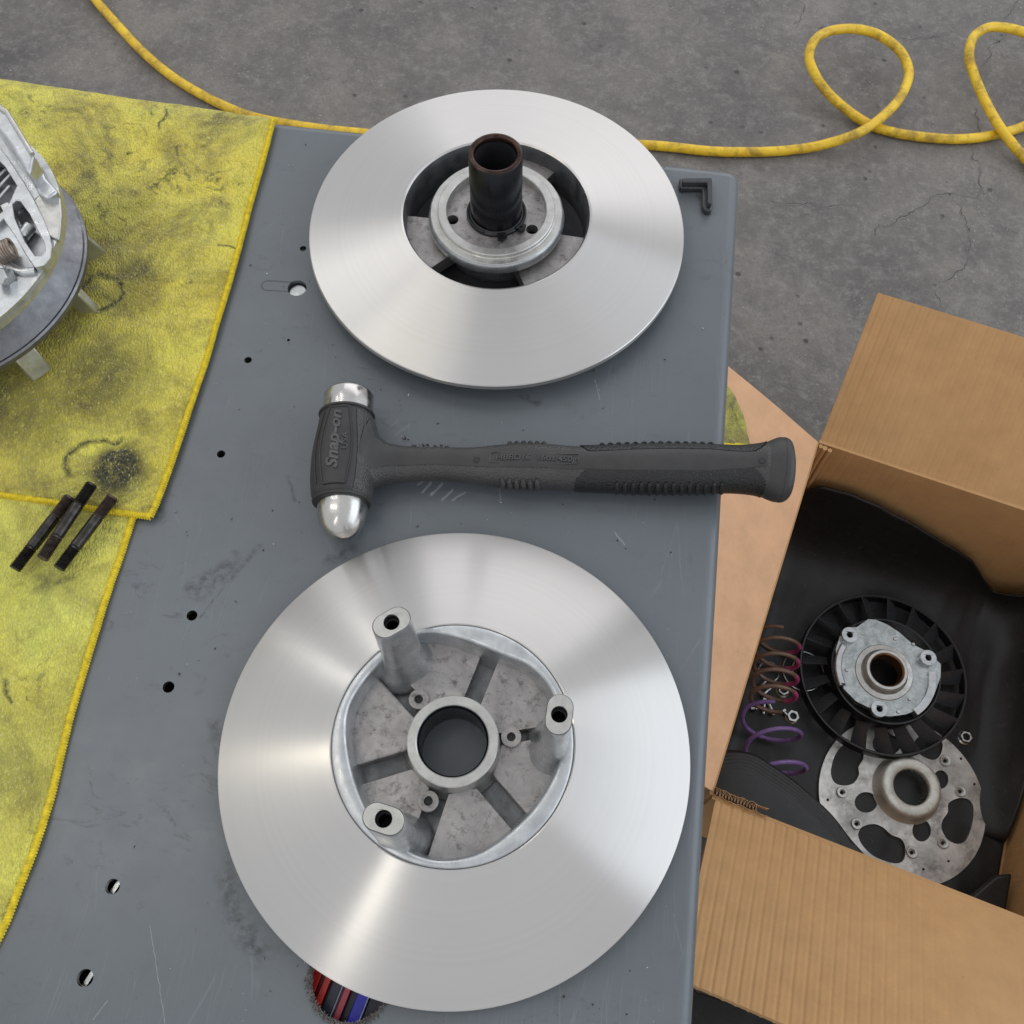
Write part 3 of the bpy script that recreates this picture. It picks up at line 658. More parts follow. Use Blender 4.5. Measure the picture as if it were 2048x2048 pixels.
# ================================================================ hammer
A = at(699, 789, .018); B = at(682, 1077, .018); A.z = B.z = .0195
ax = (B-A).normalized(); HL = (B-A).length; sd = Vector((0, 0, 1)).cross(ax).normalized()   # sd points +x (handle side)
if sd.x < 0: sd = -sd
HO = Vector(((A.x+B.x)/2, (A.y+B.y)/2, 0))
hm = thing('ball_peen_hammer', 'black rubber coated ball peen hammer with bright steel head lying between the two sheaves', 'hammer', HO)
RA = Matrix((sd, -Vector((0, 0, 1)) if sd.cross(Vector((0, 0, -1))).dot(ax) > 0 else Vector((0, 0, 1)), ax)).transposed()
if RA.determinant() < 0: RA.col[1] = -RA.col[1]
MB().lathe([(0, -.0005), (.0135, -.0005), (.0152, .0012), (.0163, .0028), (.0164, .012), (.0164, .026), (0, .026)], 64, A, RA).build('striking_face', M['chrome'], hm, HO, 40)
bl = HL
prof = [(.0155, bl-.034), (.0155, bl-.022)]+[(.0157*math.cos(t)**.85, bl-.021+.0225*math.sin(t)) for t in [PI/2*i/14 for i in range(14)]]+[(0, bl+.0017)]
MB().lathe(prof, 64, A, RA).build('ball_peen', M['chrome'], hm, HO, 40)
# barrel sleeve: param surface (s along the axis, t angle from up)
BT = [(.016, .0168), (.019, .0172), (.032, .0185), (.045, .0200), (.060, .0203), (.075, .0192), (bl-.026, .0176), (bl-.0225, .0168)]
def barrel(s, t, off=0.0):
    h = interp(s, [(a, b_) for a, b_ in BT]); rx = h+off; rz = min(h, .0188)*.97+off
    c = A+ax*s-sd*(.0012*math.sin(PI*s/bl))
    return c+sd*rx*math.sin(t)+Vector((0, 0, rz*math.cos(t)))
BP = spline([(a, b_, 0) for a, b_ in BT], 6); BT = [(p.x, p.y) for p in BP]
sb = MB().grid(lambda a, t: barrel(BT[0][0]+(BT[-1][0]-BT[0][0])*a, 2*PI*t), 60, 72)
for s_ in (BT[0][0], BT[-1][0]):
    P = [barrel(s_, 2*PI*i/72) for i in range(72)]; c = sum(P, Vector())/72
    sb.add(P+[c], [(i, (i+1) % 72, 72) for i in range(72)])
sb.build('head_sleeve', M['rub'], hm, HO, 50)
for s_ in (.0172, bl-.024):
    MB().tube([barrel(s_, 2*PI*i/72, .0003) for i in range(72)], .0011, 8, closed=True).build('sleeve_lip', M['rub'], hm, HO)
# raised name panel with border line
def panel_pt(a, c): # a 0..1 along, c -1..1 across
    s = bl*(.19+.53*a); wv = (.36+.14*math.sin(PI*a))
    return s, -.12+wv*c
pb = MB().grid(lambda a, c: barrel(*panel_pt(a, c*2-1), .0007), 40, 12)
pn = pb.build('name_panel', M['rub'], hm, HO); 
for c0 in (-1, 1):
    MB().tube([barrel(*panel_pt(i/40, c0), .0009) for i in range(41)], .00062, 6).build('panel_edge', M['rub'], hm, HO)
for a0 in (0, 1):
    MB().tube([barrel(*panel_pt(a0, -1+i/10), .0009) for i in range(21)], .00062, 6).build('panel_edge', M['rub'], hm, HO)
MB().tube([barrel(bl*(.2+.5*i/40), -.78-.12*math.sin(PI*i/40), .0003) for i in range(41)], .00055, 6).build('panel_edge', M['rub'], hm, HO)
# pebbled skin on the handle side of the sleeve
MB().grid(lambda a, t: barrel(bl*(.20+.56*a), .52+.06*math.sin(PI*a)+1.4*t, .0005), 60, 24).build('pebbled_side', M['rubtex'], hm, HO)
# handle
hx = [(232, 250, 585), (245, 262, 566), (258, 292, 545), (272, 318, 520), (300, 340, 501), (330, 351, 491), (400, 360, 484), (500, 363, 478), (620, 364, 485), (700, 357, 497), (800, 350, 506), (900, 353, 508), (1000, 361, 512), (1100, 360, 516), (1200, 357, 519), (1300, 355, 521), (1400, 355, 521), (1500, 358, 519), (1600, 362, 517), (1680, 356, 524), (1720, 343, 538), (1755, 332, 550), (1780, 335, 552), (1797, 350, 545), (1806, 385, 535)]
HT = []
zc = [(0, .0185), (.05, .0150), (.1, .0145), (.32, .0160)]
hz = [(232, .0160), (260, .0130), (300, .0110), (400, .0098), (620, .0100), (800, .0128), (1000, .0126), (1300, .0142), (1600, .0136), (1720, .0155), (1780, .0162), (1797, .0150), (1806, .0125)]
for x, t, b_ in hx:
    (u, v0), (_, v1) = crop(600, 700, 1.84, [(x, t), (x, b_)])
    zz = interp(x, [(232, .0185), (400, .0150), (1806, .0162)])
    p = at(u, v0, zz); q = at(u, v1, zz); HT.append(((p.x+q.x)/2, (p.y+q.y)/2, abs(p.y-q.y)/2, zz, interp(x, hz)))
HS = spline([Vector(h[:3]) for h in HT], 6); HZ = spline([Vector((h[0], h[3], h[4])) for h in HT], 6)
def HPX(x): return at(600+x/1.84, 930, .016).x
def handle(x, t, off=0.0):
    """x world; t angle from up towards the near side (-y); squarish section"""
    i = 0
    while i < len(HS)-2 and HS[i+1].x < x: i += 1
    k = min(1, max(0, (x-HS[i].x)/(HS[i+1].x-HS[i].x)))
    a = HS[i].lerp(HS[i+1], k); z = HZ[i].lerp(HZ[i+1], k)
    c, s = math.cos(t), math.sin(t); e = .93
    yy = -math.copysign(abs(s)**e, s)*(a.z+off); z_ = math.copysign(abs(c)**e, c)*(z.z+off)
    return Vector((x, a.y+yy, z.y+z_))
XA, XB = HS[0].x, HS[-1].x
hb_ = MB().grid(lambda a, t: handle(XA+(XB-XA)*a, 2*PI*t), 220, 64)
P = [handle(XB, 2*PI*i/64) for i in range(64)]; c = sum(P, Vector())/64+Vector((.0004, 0, 0)); hb_.add(P+[c], [(i, (i+1) % 64, 64) for i in range(64)])
hd = hb_.build('handle', M['rubtex'], hm, HO, 60)
# smooth flat strip along the top
def strip_t(x, side):
    tab = [(HPX(225), .50), (HPX(400), .42), (HPX(620), .42), (HPX(1000), .42), (HPX(1040), .38), (HPX(1200), .44), (HPX(1500), .46), (HPX(1640), .34), (HPX(1690), .28), (HPX(1800), .3)]
    return side*interp(x, tab)*(1.0 if side > 0 else (1.3 if x < HPX(620) else 1.0))
SA, SB = HPX(228), HPX(1700)
MB().grid(lambda a, c: handle(SA+(SB-SA)*a, strip_t(SA+(SB-SA)*a, -1)*(1-c)+strip_t(SA+(SB-SA)*a, 1)*c, .00045), 160, 12).build('top_strip', M['rub'], hm, HO)
# grips of black overmould on both flanks
def grip(side):
    G0, G1 = HPX(1022), HPX(1705)
    def fn(a, c):
        x = G0+(G1-G0)*a; e0 = min(1, a*9, (1-a)*9)
        t0 = strip_t(x, side)*(1.0)+side*(.7*(1-min(1, (1-a)*10))**2 + .6*(1-min(1, a*14))**2)
        t1 = side*2.6
        return handle(x, t0+(t1-t0)*c, .0007)
    return MB().grid(fn, 120, 20).build('grip', M['grip'], hm, HO)
grip(1); grip(-1)
MB().grid(lambda a, t: handle(HPX(1712)+(HPX(1775)-HPX(1712))*a, 2*PI*t, .0004*math.sin(PI*a)), 20, 64).build('butt_cap', M['rub'], hm, HO)
MB().add([*P, c], [(i, (i+1) % 64, 64) for i in range(64)])
ecap = MB().grid(lambda a, t: handle(HPX(1770)+(XB-HPX(1770))*a, 2*PI*t, .0003), 16, 64)
P = [handle(XB, 2*PI*i/64, .0003) for i in range(64)]; c = sum(P, Vector())/64+Vector((.0008, 0, 0)); ecap.add(P+[c], [(i, (i+1) % 64, 64) for i in range(64)])
ecap.build('end_pad', M['rub'], hm, HO, 60)
def ribs(xs, n, mat, off, side=1):
    for i in range(n):
        x = HPX(xs[0])+(HPX(xs[1])-HPX(xs[0]))*i/(n-1)
        sl = .0018*side
        pts = [handle(x+sl*(j/10-.5), side*(.98+.95*j/10), off-.0002) for j in range(11)]
        MB().tube(pts, lambda q: .0004+.0015*math.sin(PI*(.08+.84*q))**.6, 10).build('grip_rib', mat, hm, HO)
ribs((1175, 1555), 14, M['grip'], .0006)
ribs((760, 885), 6, M['rubtex'], .0003)
ribs((1100, 1500), 14, M['grip'], .0006, -1); ribs((760, 885), 6, M['rubtex'], .0003, -1)
for x, v in ((650, 400), (1698, 413)):
    (u, vv), = crop(600, 700, 1.84, [(x, v)]); q = at(u, vv, .0272 if x < 900 else .029)
    zt = handle(q.x, 0, .0005).z
    MB().lathe([(0, .0003), (.0014, .0003), (.0016, .0004)], 16, (q.x, q.y, zt)).build('pin_hole_disc', M['dark'], hm, HO)  # dark disc laid on the strip, a hole's shade put into its colour
    MB().tube([(q.x+.0019*math.cos(a), q.y+.0019*math.sin(a), zt+.0001) for a in [2*PI*i/24 for i in range(24)]], .0003, 6, closed=True).build('pin_rim', M['rub'], hm, HO)
# recessed label frame + lettering
def text_mesh(s, size, extrude, bold=.0, shear=0.0):
    cu = bpy.data.curves.new('txt', 'FONT'); cu.body = s; cu.size = size; cu.extrude = extrude; cu.offset = bold; cu.shear = shear; cu.align_x = 'LEFT'; cu.resolution_u = 3
    o = bpy.data.objects.new('txt', cu); COL.objects.link(o); bpy.context.view_layer.update()
    me = bpy.data.meshes.new_from_object(o); v = [x.co.copy() for x in me.vertices]; f = [list(p.vertices) for p in me.polygons]
    COL.objects.unlink(o); bpy.data.objects.remove(o); return v, f
mlet = m_simple('highlight_letters', (.058, .058, .058), .3, 0, .2)  # paler than the rubber, standing in for highlights on the raised edges
def put_text(name, s, size, fn, shear=0.0, bold=.0001, parent=None, sx=1.0):
    v, f = text_mesh(s, size, .00035, bold, shear)
    W = max(p.x for p in v)
    MB().add([fn(p.x/W*sx, p.y, p.z) for p in v], f).build(name, mlet, hm, HO, 30)
    return W
# head: reads upward (from the ball end to the face), tops to the left
tA = bl*.63; tL = bl*.41
put_text('raised_lettering', 'Snap-on', .0092, lambda x, y, z: barrel(tA-tL*x, (-(y-.0034)/.0185)*-1*-1-.20, .0011+z), shear=.3, bold=.0003)
put_text('raised_lettering', 'USA', .0046, lambda x, y, z: barrel(bl*.50-bl*.12*x, -(y-.0016)/.0185+.16, .0010+z))
LX0, LX1 = HPX(722), HPX(1015)
def lab(x, y, z):
    X = LX0+(LX1-LX0)*x; h = handle(X, 0, .0008+z); return Vector((X, h.y-.0022+y*.8, h.z))
put_text('raised_lettering', 'HBBD16  16oz/450g', .0066, lab)
fx0, fx1 = HPX(700), HPX(1022)
fr = []
for x, y in ((fx0+.002, -.0034), (fx1-.001, -.0034), (fx1, -.0026), (fx1, .0030), (fx1-.001, .0038), (fx0+.002, .0038), (fx0, .003), (fx0, -.0026)):
    h = handle(x, 0, .0005); fr.append(Vector((x, h.y+y, h.z)))
MB().tube(fr, .00032, 6, closed=True).build('label_frame', mlet, hm, HO)

# ================================================================ threaded studs
def stud(a, c, z, label, flip=False):
    a = at(*a, z); c = at(*c, z); d = (c-a).normalized(); L = (c-a).length; org = Vector(((a.x+c.x)/2, (a.y+c.y)/2, z-.004))
    t = thing('threaded_stud', label, 'stud', org, 'black threaded studs on the yellow towel')
    r = .0040
    MB().rod(a+d*L*.30, a+d*L*.72, r*.93, seg=20).build('shank', M['stud'], t, org)
    R_ = d.to_track_quat('Z', 'Y').to_matrix()
    for s0, s1, m in ((0, .30, M['stud'] if not flip else M['rust']), (.72, 1.0, M['rust'] if not flip else M['stud'])):
        prof = [(0, L*s0), (r*.8, L*s0)]; z_ = L*s0+.0003
        while z_ < L*s1-.001: prof += [(r*.80, z_), (r*1.0, z_+.0006)]; z_ += .0012
        prof += [(r*.8, L*s1), (0, L*s1)]
        MB().lathe(prof, 20, a, R_).build('thread', m, t, org, 20)
stud((29, 1139), (141, 994), .0125, 'leftmost of the three black threaded studs lying on the yellow towels')
stud((84, 1118), (184, 968), .0165, 'middle black threaded stud resting highest, its top end by the dark grease spot', True)
stud((117, 1138), (226, 994), .0125, 'rightmost black threaded stud with a rusty tip nearest the towel edge')

# ================================================================ aluminium housing, top left
CL = Vector((-.447, .378, 0)); CU = Vector((-.440, .366, 0))
hs = thing('clutch_housing', 'cast aluminium clutch housing with slots, fins and a spring, standing on the stained towel', 'clutch part', CL)
MB().lathe([(.058, .0735), (.074, .060), (.088, .0455), (.0975, .0372), (.0988, .0372), (.100, .0360), (.1000, .0325), (.096, .031), (.070, .034), (.040, .034)], 140, CL).build('lower_flange', m_cast('grey_flange', .17, .27, .33, (.95, .96, 1.02), .25), hs, CL, 30)
for (u, v), wd in (((178, 505), .0035), ((157, 608), .0060), ((58, 722), .015), ((-60, 740), .015)):
    p = at(u, v, .016); a = math.atan2(p.y-CL.y, p.x-CL.x)
    fbk = MB(); R_ = Matrix.Rotation(a, 3, 'Z')
    c = Vector((CL.x+.0955*math.cos(a), CL.y+.0955*math.sin(a), .022))
    fbk.box(c, (.014, wd, .024), R=R_@Matrix.Rotation(-.28, 3, 'Y'))
    fbk.build('lug', M['cast_clean'], hs, CL, bevel=.0012)
k5 = lambda pts, z: [at(u, v, z)[:2] for u, v in crop(0, 150, 3.068, pts)]
ZU = .085
slot1 = k5([(-60, 520), (-10, 520), (30, 560), (105, 680), (60, 780), (20, 835), (-60, 900)], ZU)
slot2 = k5([(75, 790), (98, 768), (125, 775), (180, 850), (235, 960), (272, 1030), (278, 1080), (255, 1112), (215, 1112), (150, 1020), (90, 880)], ZU)
MB().prism(circ(CU[:2], .0995, 160), [slot1, slot2], .0765, ZU).build('upper_plate', M['cast_clean'], hs, CL, bevel=.0018)
MB().lathe([(.0994, .0835), (.0998, .082), (.0997, .0775), (.0985, .0762), (.070, .0750), (.060, .0738)], 140, CU).build('plate_rim', M['cast_clean'], hs, CL, 40)
MB().lathe([(0, .052), (.056, .052), (.057, .074)], 60, CU).build('inner_floor', M['cast_dark'], hs, CL)
def beam(P, z, r, mat=None, name='rib'):
    q = [Vector((*p, 0)) for p in k5(P, z)]
    return MB().tube([Vector((p.x, p.y, z)) for p in spline(q, 6)], r, 12).build(name, mat or M['cast_clean'], hs, CL)
MB().prism(k5([(-60, 440), (0, 445), (45, 500), (90, 570), (150, 660), (205, 755), (255, 860), (300, 970), (318, 1050), (308, 1120), (268, 1168), (215, 1180), (150, 1090), (85, 975), (20, 880), (-60, 960)], ZU+.004), [k5([(x, y) for x, y in P_], ZU+.004) for P_ in ([(-55, 520), (-10, 520), (30, 560), (105, 680), (60, 780), (20, 835), (-55, 900)], [(75, 790), (98, 768), (125, 775), (180, 850), (235, 960), (272, 1030), (278, 1080), (255, 1112), (215, 1112), (150, 1020), (90, 880)])], ZU-.003, ZU+.004).build('slot_frame', M['cast_clean'], hs, CL, bevel=.0019, bseg=4)
beam([(60, 1178), (130, 1210), (220, 1205)], ZU+.0005, .003)
beam([(-30, 1090), (20, 1140), (60, 1178)], ZU+.0005, .003)
# raised outer wall
wall = k5([(-80, 140), (-20, 140), (45, 225), (105, 320), (170, 430), (200, 485), (180, 560), (165, 590), (140, 560), (60, 420), (-80, 240)], .108)
MB().prism(wall, [], ZU-.002, .106).build('raised_wall', M['cast_clean'], hs, CL, bevel=.0028, bseg=3)
MB().tube([Vector((*p, .1068)) for p in k5([(-20, 190), (40, 228), (100, 325), (160, 425), (197, 485)], .107)], .0016, 8).build('wall_edge', M['machined'], hs, CL)
lg = k5([(165, 560), (205, 485), (245, 540), (275, 620), (340, 690), (350, 700), (280, 750), (230, 720), (190, 640)], .094)
MB().prism(lg, [], ZU-.002, .0925).build('wall_foot', M['cast_clean'], hs, CL, bevel=.003, bseg=3)
MB().prism(k5([(185, 790), (230, 740), (350, 705), (372, 760), (378, 860), (372, 940), (360, 1010), (285, 980), (240, 920)], ZU+.002), [], ZU-.002, ZU+.0022).build('raised_pad', M['machined'], hs, CL, bevel=.001)
for P in ([(-40, 600), (20, 545)], [(-40, 665), (50, 580)], [(-40, 730), (75, 615)], [(-40, 800), (95, 655)], [(-30, 860), (90, 725)]):
    q = k5(P, .075); a_, c_ = Vector((*q[0], .0745)), Vector((*q[1], .0745)); m_ = (a_+c_)/2
    MB().box(m_, ((c_-a_).length, .0022, .016), R=Matrix.Rotation(math.atan2(c_.y-a_.y, c_.x-a_.x), 3, 'Z')).build('fin', M['cast_clean'], hs, CL, bevel=.0005)
q = k5([(60, 850), (120, 960)], .078); MB().box(((q[0][0]+q[1][0])/2, (q[0][1]+q[1][1])/2, .078), (.030, .007, .008), math.atan2(q[1][1]-q[0][1], q[1][0]-q[0][0])).build('slider', M['zinc'], hs, CL, bevel=.001)
q = k5([(125, 985), (178, 915)], .082); MB().rod((*q[0], .080), (*q[1], .080), .0042).build('steel_pin', M['zinc'], hs, CL)
q = k5([(75, 1055), (-40, 1085), (10, 1180), (-15, 1230)], .095)
a_, c_ = Vector((*q[0], .094)), Vector((*q[1], .092)); d_ = c_-a_; n1 = d_.orthogonal().normalized(); n2 = d_.normalized().cross(n1)
MB().tube([a_+d_*(i/240)+(n1*math.cos(i*2*PI*7/240)+n2*math.sin(i*2*PI*7/240))*.0058 for i in range(241)], .0011, 8).build('spring', m_simple('brown_spring_steel', (.30, .24, .20), .35, .9), hs, CL)
MB().rod((*q[2], .086), (*q[3], .094), .0055, seg=6).build('bolt', M['zinc'], hs, CL)

# ================================================================ cardboard box
RZ = -.60; FZ = -.856
Ab = at(1638, 885, RZ); Bb = at(1426, 1590, RZ)
ud = (Bb-Ab).normalized(); nd = Vector((-ud.y, ud.x, 0));
if nd.x < 0: nd = -nd                   # nd: to the right, across the box; ud: from the far rim to the near rim
DL = (Bb-Ab).length; DW = .43
BO = Ab+ud*DL/2+nd*DW/2; BO.z = FZ
bx = thing('cardboard_box', 'large open cardboard box on the floor with its flaps folded out, full of clutch parts', 'box', BO)
def panel(name, o, a, la, b, lb, nrm, mat, th=.0045, flutes=0, parent=None, trim=None, warp=0, amp=.0005, fade=None, na=None, seed=0):
    """a slab: origin o, edge a (length la), edge b (length lb), thickness along -nrm, flute ridges running along b"""
    nf = na or (max(24, int(la/.0010)) if flutes else 24); nb = 24
    def top(s, t):
        ll = trim(t) if trim else 0.0
        x = s*la if not trim else ll+s*(la-ll)
        p = o+a*x+b*(t*lb); h = 0
        if flutes:
            ph = (x+.0012*noise.noise(Vector((x*30, t*.5, seed))))/flutes; fr_ = ph % 1.0
            k = fade(x, t) if fade else 1.0
            h += amp*k*(.35*math.sin(PI*fr_)-math.exp(-((fr_-.5)/.13)**2))*max(.35, .85+.9*noise.noise(Vector((x*5, t*1.6, seed+2))))
        if warp: h += warp*noise.noise(Vector((x*5, t*lb*5, seed+7)))*min(1, t*3)
        return p+nrm*h
    m = MB(); m.grid(top, nf, nb); k = len(m.v); top_v = list(m.v)
    m.add([v-nrm*th for v in top_v], [f[::-1] for f in m.f[:]])
    W = nf+1
    edge = [i for i in range(W)]+[j*W+nf for j in range(1, nb+1)]+[nb*W+i for i in range(nf-1, -1, -1)]+[j*W for j in range(nb-1, 0, -1)]
    m.f += [[edge[i], edge[(i+1) % len(edge)], edge[(i+1) % len(edge)]+k, edge[i]+k] for i in range(len(edge))]
    return m.build(name, mat, parent or bx, BO, 40)
Zv = Vector((0, 0, 1)); HB = RZ-FZ
Fp = lambda x, y, z: Ab*0+Vector((Ab.x, Ab.y, 0))+ud*y+nd*x+Zv*z
panel('wall', Fp(0, 0, FZ), nd, DW, Zv, HB, ud, M['card'], flutes=.011, amp=.0004, seed=1)                     # far wall
panel('wall', Fp(0, 0, FZ), ud, DL, Zv, HB, nd, M['card'], seed=2)
panel('wall', Fp(DW, 0, FZ), ud, DL, Zv, HB, -nd, M['card'], flutes=.011, amp=.0003, seed=3)
panel('wall', Fp(0, DL, FZ), nd, DW, Zv, HB, -ud, M['card'], seed=4)
panel('base', Fp(0, 0, FZ+.002), nd, DW, ud, DL, Zv, M['card'], .003, seed=5)
def dirn(h, e): return (h*math.cos(e)+Zv*math.sin(e))
# far flap
e = rad(37); v_ = dirn(-ud, e)
panel('flap', Fp(.001, -.004, RZ), nd, DW, v_, .205, (nd.cross(v_)).normalized() if nd.cross(v_).z > 0 else -(nd.cross(v_)).normalized(), M['card'], flutes=.0125, amp=.0013, warp=.004, fade=lambda x, t: max(.3, 1-x/.35), seed=6)
# near flap
e = rad(30); v_ = dirn(ud, e); nn = nd.cross(v_).normalized(); nn = nn if nn.z > 0 else -nn
panel('flap', Fp(.004, DL+.004, RZ), nd, DW, v_, .232, nn, M['card'], flutes=.0130, amp=.0013, warp=.004, fade=lambda x, t: max(.15, 1-(x/.30)**2), seed=8)
# left flap, leaning up towards the table
e = rad(36); vL = dirn(-nd, e); nL = ud.cross(vL).normalized(); nL = nL if nL.z > 0 else -nL
OL = Fp(-.002, 0, RZ+.001)
panel('flap', OL, ud, DL-.004, vL, .22, nL, M['card_lit'], flutes=0, warp=.003, seed=9, trim=lambda t: -.0+.004*t)
e = rad(50); v_ = dirn(nd, e); nR = ud.cross(v_).normalized(); nR = nR if nR.z > 0 else -nR
panel('flap', Fp(DW+.002, .002, RZ), ud, DL-.004, v_, .2, nR, M['card'], flutes=.012, seed=10)
# creases on the left flap
for P in (((1452, 760), (1500, 775), (1540, 815)), ((1452, 1050), (1520, 1090))):
    pass
# folded corner piece and torn corrugated edge
cb = MB()
for k, (dx, r_) in enumerate(((.004, .003), (.010, .0036), (.017, .003))):
    cb.tube([Fp(dx, .003+.001*k, RZ-.002), Fp(dx-.001, .004, RZ-.04), Fp(dx, .0045, RZ-.09), Fp(dx+.001, .004, RZ-.2)], r_, 10)
cb.build('corner_fold', M['card'], bx, BO)
tr = MB()
zz = []
for i in range(56):
    x = .001+i*.0009; zz.append(Fp(x, DL-.004+.0035*(1 if (i//2) % 2 else -1)*(.6+.5*random.random()), RZ+.003+.002*random.random()))
w_ = []
for p in zz: w_ += [p, p-Zv*.009]
tr.add(w_, [(2*i, 2*i+1, 2*i+3, 2*i+2) for i in range(len(zz)-1)])
o = tr.build('torn_edge', M['card_out'], bx, BO, smooth=False)
o.modifiers.new('t', 'SOLIDIFY').thickness = .0007
tr2 = MB()
for s_ in (-1, 1):
    pts = [Fp(.0+i*.004, DL-.004+s_*.0042+.0012*random.uniform(-1, 1), RZ+.002+.003*random.random()) for i in range(17)]
    tr2.add(pts+[p-Zv*.01 for p in pts], [(i, i+1, i+18, i+17) for i in range(16)])
o = tr2.build('torn_liner', M['card'], bx, BO, smooth=False); o.modifiers.new('t', 'SOLIDIFY').thickness = .0005

# yellow cloth on the left flap
def onflap(u, v, h): return atp(u, v, OL+nL*h, nL)
Rr = [onflap(u, v, .007) for u, v in ((1400, 740), (1440, 758), (1470, 790), (1487, 825), (1497, 860), (1503, 893))]
Rs = spline(Rr, 6)
def ragf(s, t):
    k = t*(len(Rs)-1); i = min(int(k), len(Rs)-2); r = Rs[i].lerp(Rs[i+1], k-i); l = onflap(1330, 760+130*t, .007)
    p = l.lerp(r, s); return p+nL*(.003*noise.noise(p*40)+.0012*noise.noise(p*120)-.006*max(0, s-.8)*5*1)
rg = thing('cleaning_cloth', 'greasy yellow cloth corner lying on the cardboard flap, right of the table edge', 'cloth', Rr[3])
MB().grid(ragf, 80, 70).build('cloth', m_towel('greasy_microfibre', (.50, .47, .05), [], .8, .1), rg, Rr[3]).modifiers.new('t', 'SOLIDIFY').thickness = .003
hp = [ragf(i/40, 1) for i in range(41)]
hq = MB().tube([p+nL*.001 for p in hp], .0042, 8)
for p in hp[::1]:
    for k in range(2):
        q = p+nL*.003+vL*random.uniform(-.002, .002); hq.tube([q-ud*.005-nL*.002, q+nL*.0014, q+ud*.005-nL*.002], .0011, 5)
hq.build('hem', M['hem'], rg, Rr[3])

# ================================================================ black rubber sheet lining the box
back = [Fp(0, .010, 0)]
edgepx = [(1600, 985), (1640, 970), (1700, 985), (1760, 1010), (1830, 1048), (1900, 1090), (1945, 1120), (1970, 1155), (1990, 1172), (2048, 1176), (2100, 1180)]
prof = []
for u, v in edgepx:
    q = atp(u, v, Fp(0, .014, 0), ud); x = (q-Fp(0, 0, 0)).dot(nd); prof.append((x, q.z))
def matf(s, t):
    x = .006+s*(DW-.012); zt = interp(x, prof)
    L1 = .10; L = zt-FZ
    y = t*(DL-.02)+.0
    rim = 0.0
    if t < .34:
        k = t/.34; a = (1-k)
        yy = .014+ .13*k**1.7
        z = FZ+.006+(L-.006)*max(0, a)**2.6
    else:
        yy = .144+(DL-.16)*(t-.34)/.66; z = FZ+.006
    bulge = .012*math.exp(-((x-.36)/.05)**2)*(1-t)**3
    z += .0035*noise.noise(Vector((x*12, yy*12, 1)))+.0015*noise.noise(Vector((x*40, yy*14, 4)))
    z += .035*max(0, 1-x/.05)**2*min(1, t*3)
    rr = max(0, (x-(DW-.075))/.075)
    z += .10*rr**2*max(0, 1-yy/.36)**.5
    if x > DW-.05 and yy > .36: pass
    p = Fp(x, yy+bulge, max(z, FZ+.0045)); return p
mt = MB().grid(matf, 150, 200).build('rubber_sheet', M['mat'], None, (BO.x, BO.y, FZ+.004))
mt.modifiers.new('t', 'SOLIDIFY').thickness = .003
tag(mt, 'black rubber sheet lining the inside of the box and curling up its far wall', 'rubber sheet')

# ribbed black lobe at the near left of the box
LZ = -.70
lobe = [at(u, v, LZ) for u, v in crop(1380, 1150, 2.892, [(-60, 1180), (30, 1090), (130, 1030), (260, 1008), (380, 1030), (500, 1100), (620, 1185), (740, 1290), (850, 1400), (960, 1545), (1090, 1690), (1180, 1800)])]
LS = spline(lobe, 8); cen = Fp(.06, DL-.012, LZ)
def lobef(s, t):
    k = t*(len(LS)-1); i = min(int(k), len(LS)-2); r = LS[i].lerp(LS[i+1], k-i)
    p = cen.lerp(r, s); d = (r-p).length
    z = LZ-.012*s**2
    if d < .030: z += .00035*math.cos(d/.0048*2*PI)*min(1, (.030-d)/.012)
    if d < .006: z -= .012*(1-d/.006)**2
    p = Vector((p.x, p.y, z)); x = (p-Fp(0, 0, 0)).dot(nd); y = (p-Fp(0, 0, 0)).dot(ud)
    x = max(.008, x); y = min(DL-.008, y)
    return Fp(x, y, z)
lb_ = MB().grid(lobef, 220, 90).build('rubber_pad', M['mat'], None, (cen.x, cen.y, LZ))
lb_.modifiers.new('t', 'SOLIDIFY').thickness = .004
tag(lb_, 'folded black rubber pad with finely ribbed curved edge inside the near flap', 'rubber pad')
q0 = [Fp(x, y, 0) for x, y in ((DW-.06, DL-.01), (DW-.01, DL-.01), (DW-.01, DL-.09), (DW-.03, DL-.08), (DW-.05, DL-.05), (DW-.065, DL-.03))]
o = MB().prism([p[:2] for p in q0], [], FZ+.05, FZ+.062).build('rubber_offcut', M['mat'], None, (q0[0].x, q0[0].y, FZ), bevel=.004); tag(o, 'small dark rubber offcut in the near right corner of the box', 'rubber pad')

# dark mat on the floor below the near flap
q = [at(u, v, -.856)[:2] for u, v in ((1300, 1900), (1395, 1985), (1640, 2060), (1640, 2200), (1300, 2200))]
o = MB().prism(q, [], -.8595, -.853).build('floor_mat', M['mat'], None, (q[1][0], q[1][1], -.86), bevel=.002); tag(o, 'dark rubber mat on the floor beneath the near flap of the box', 'mat')

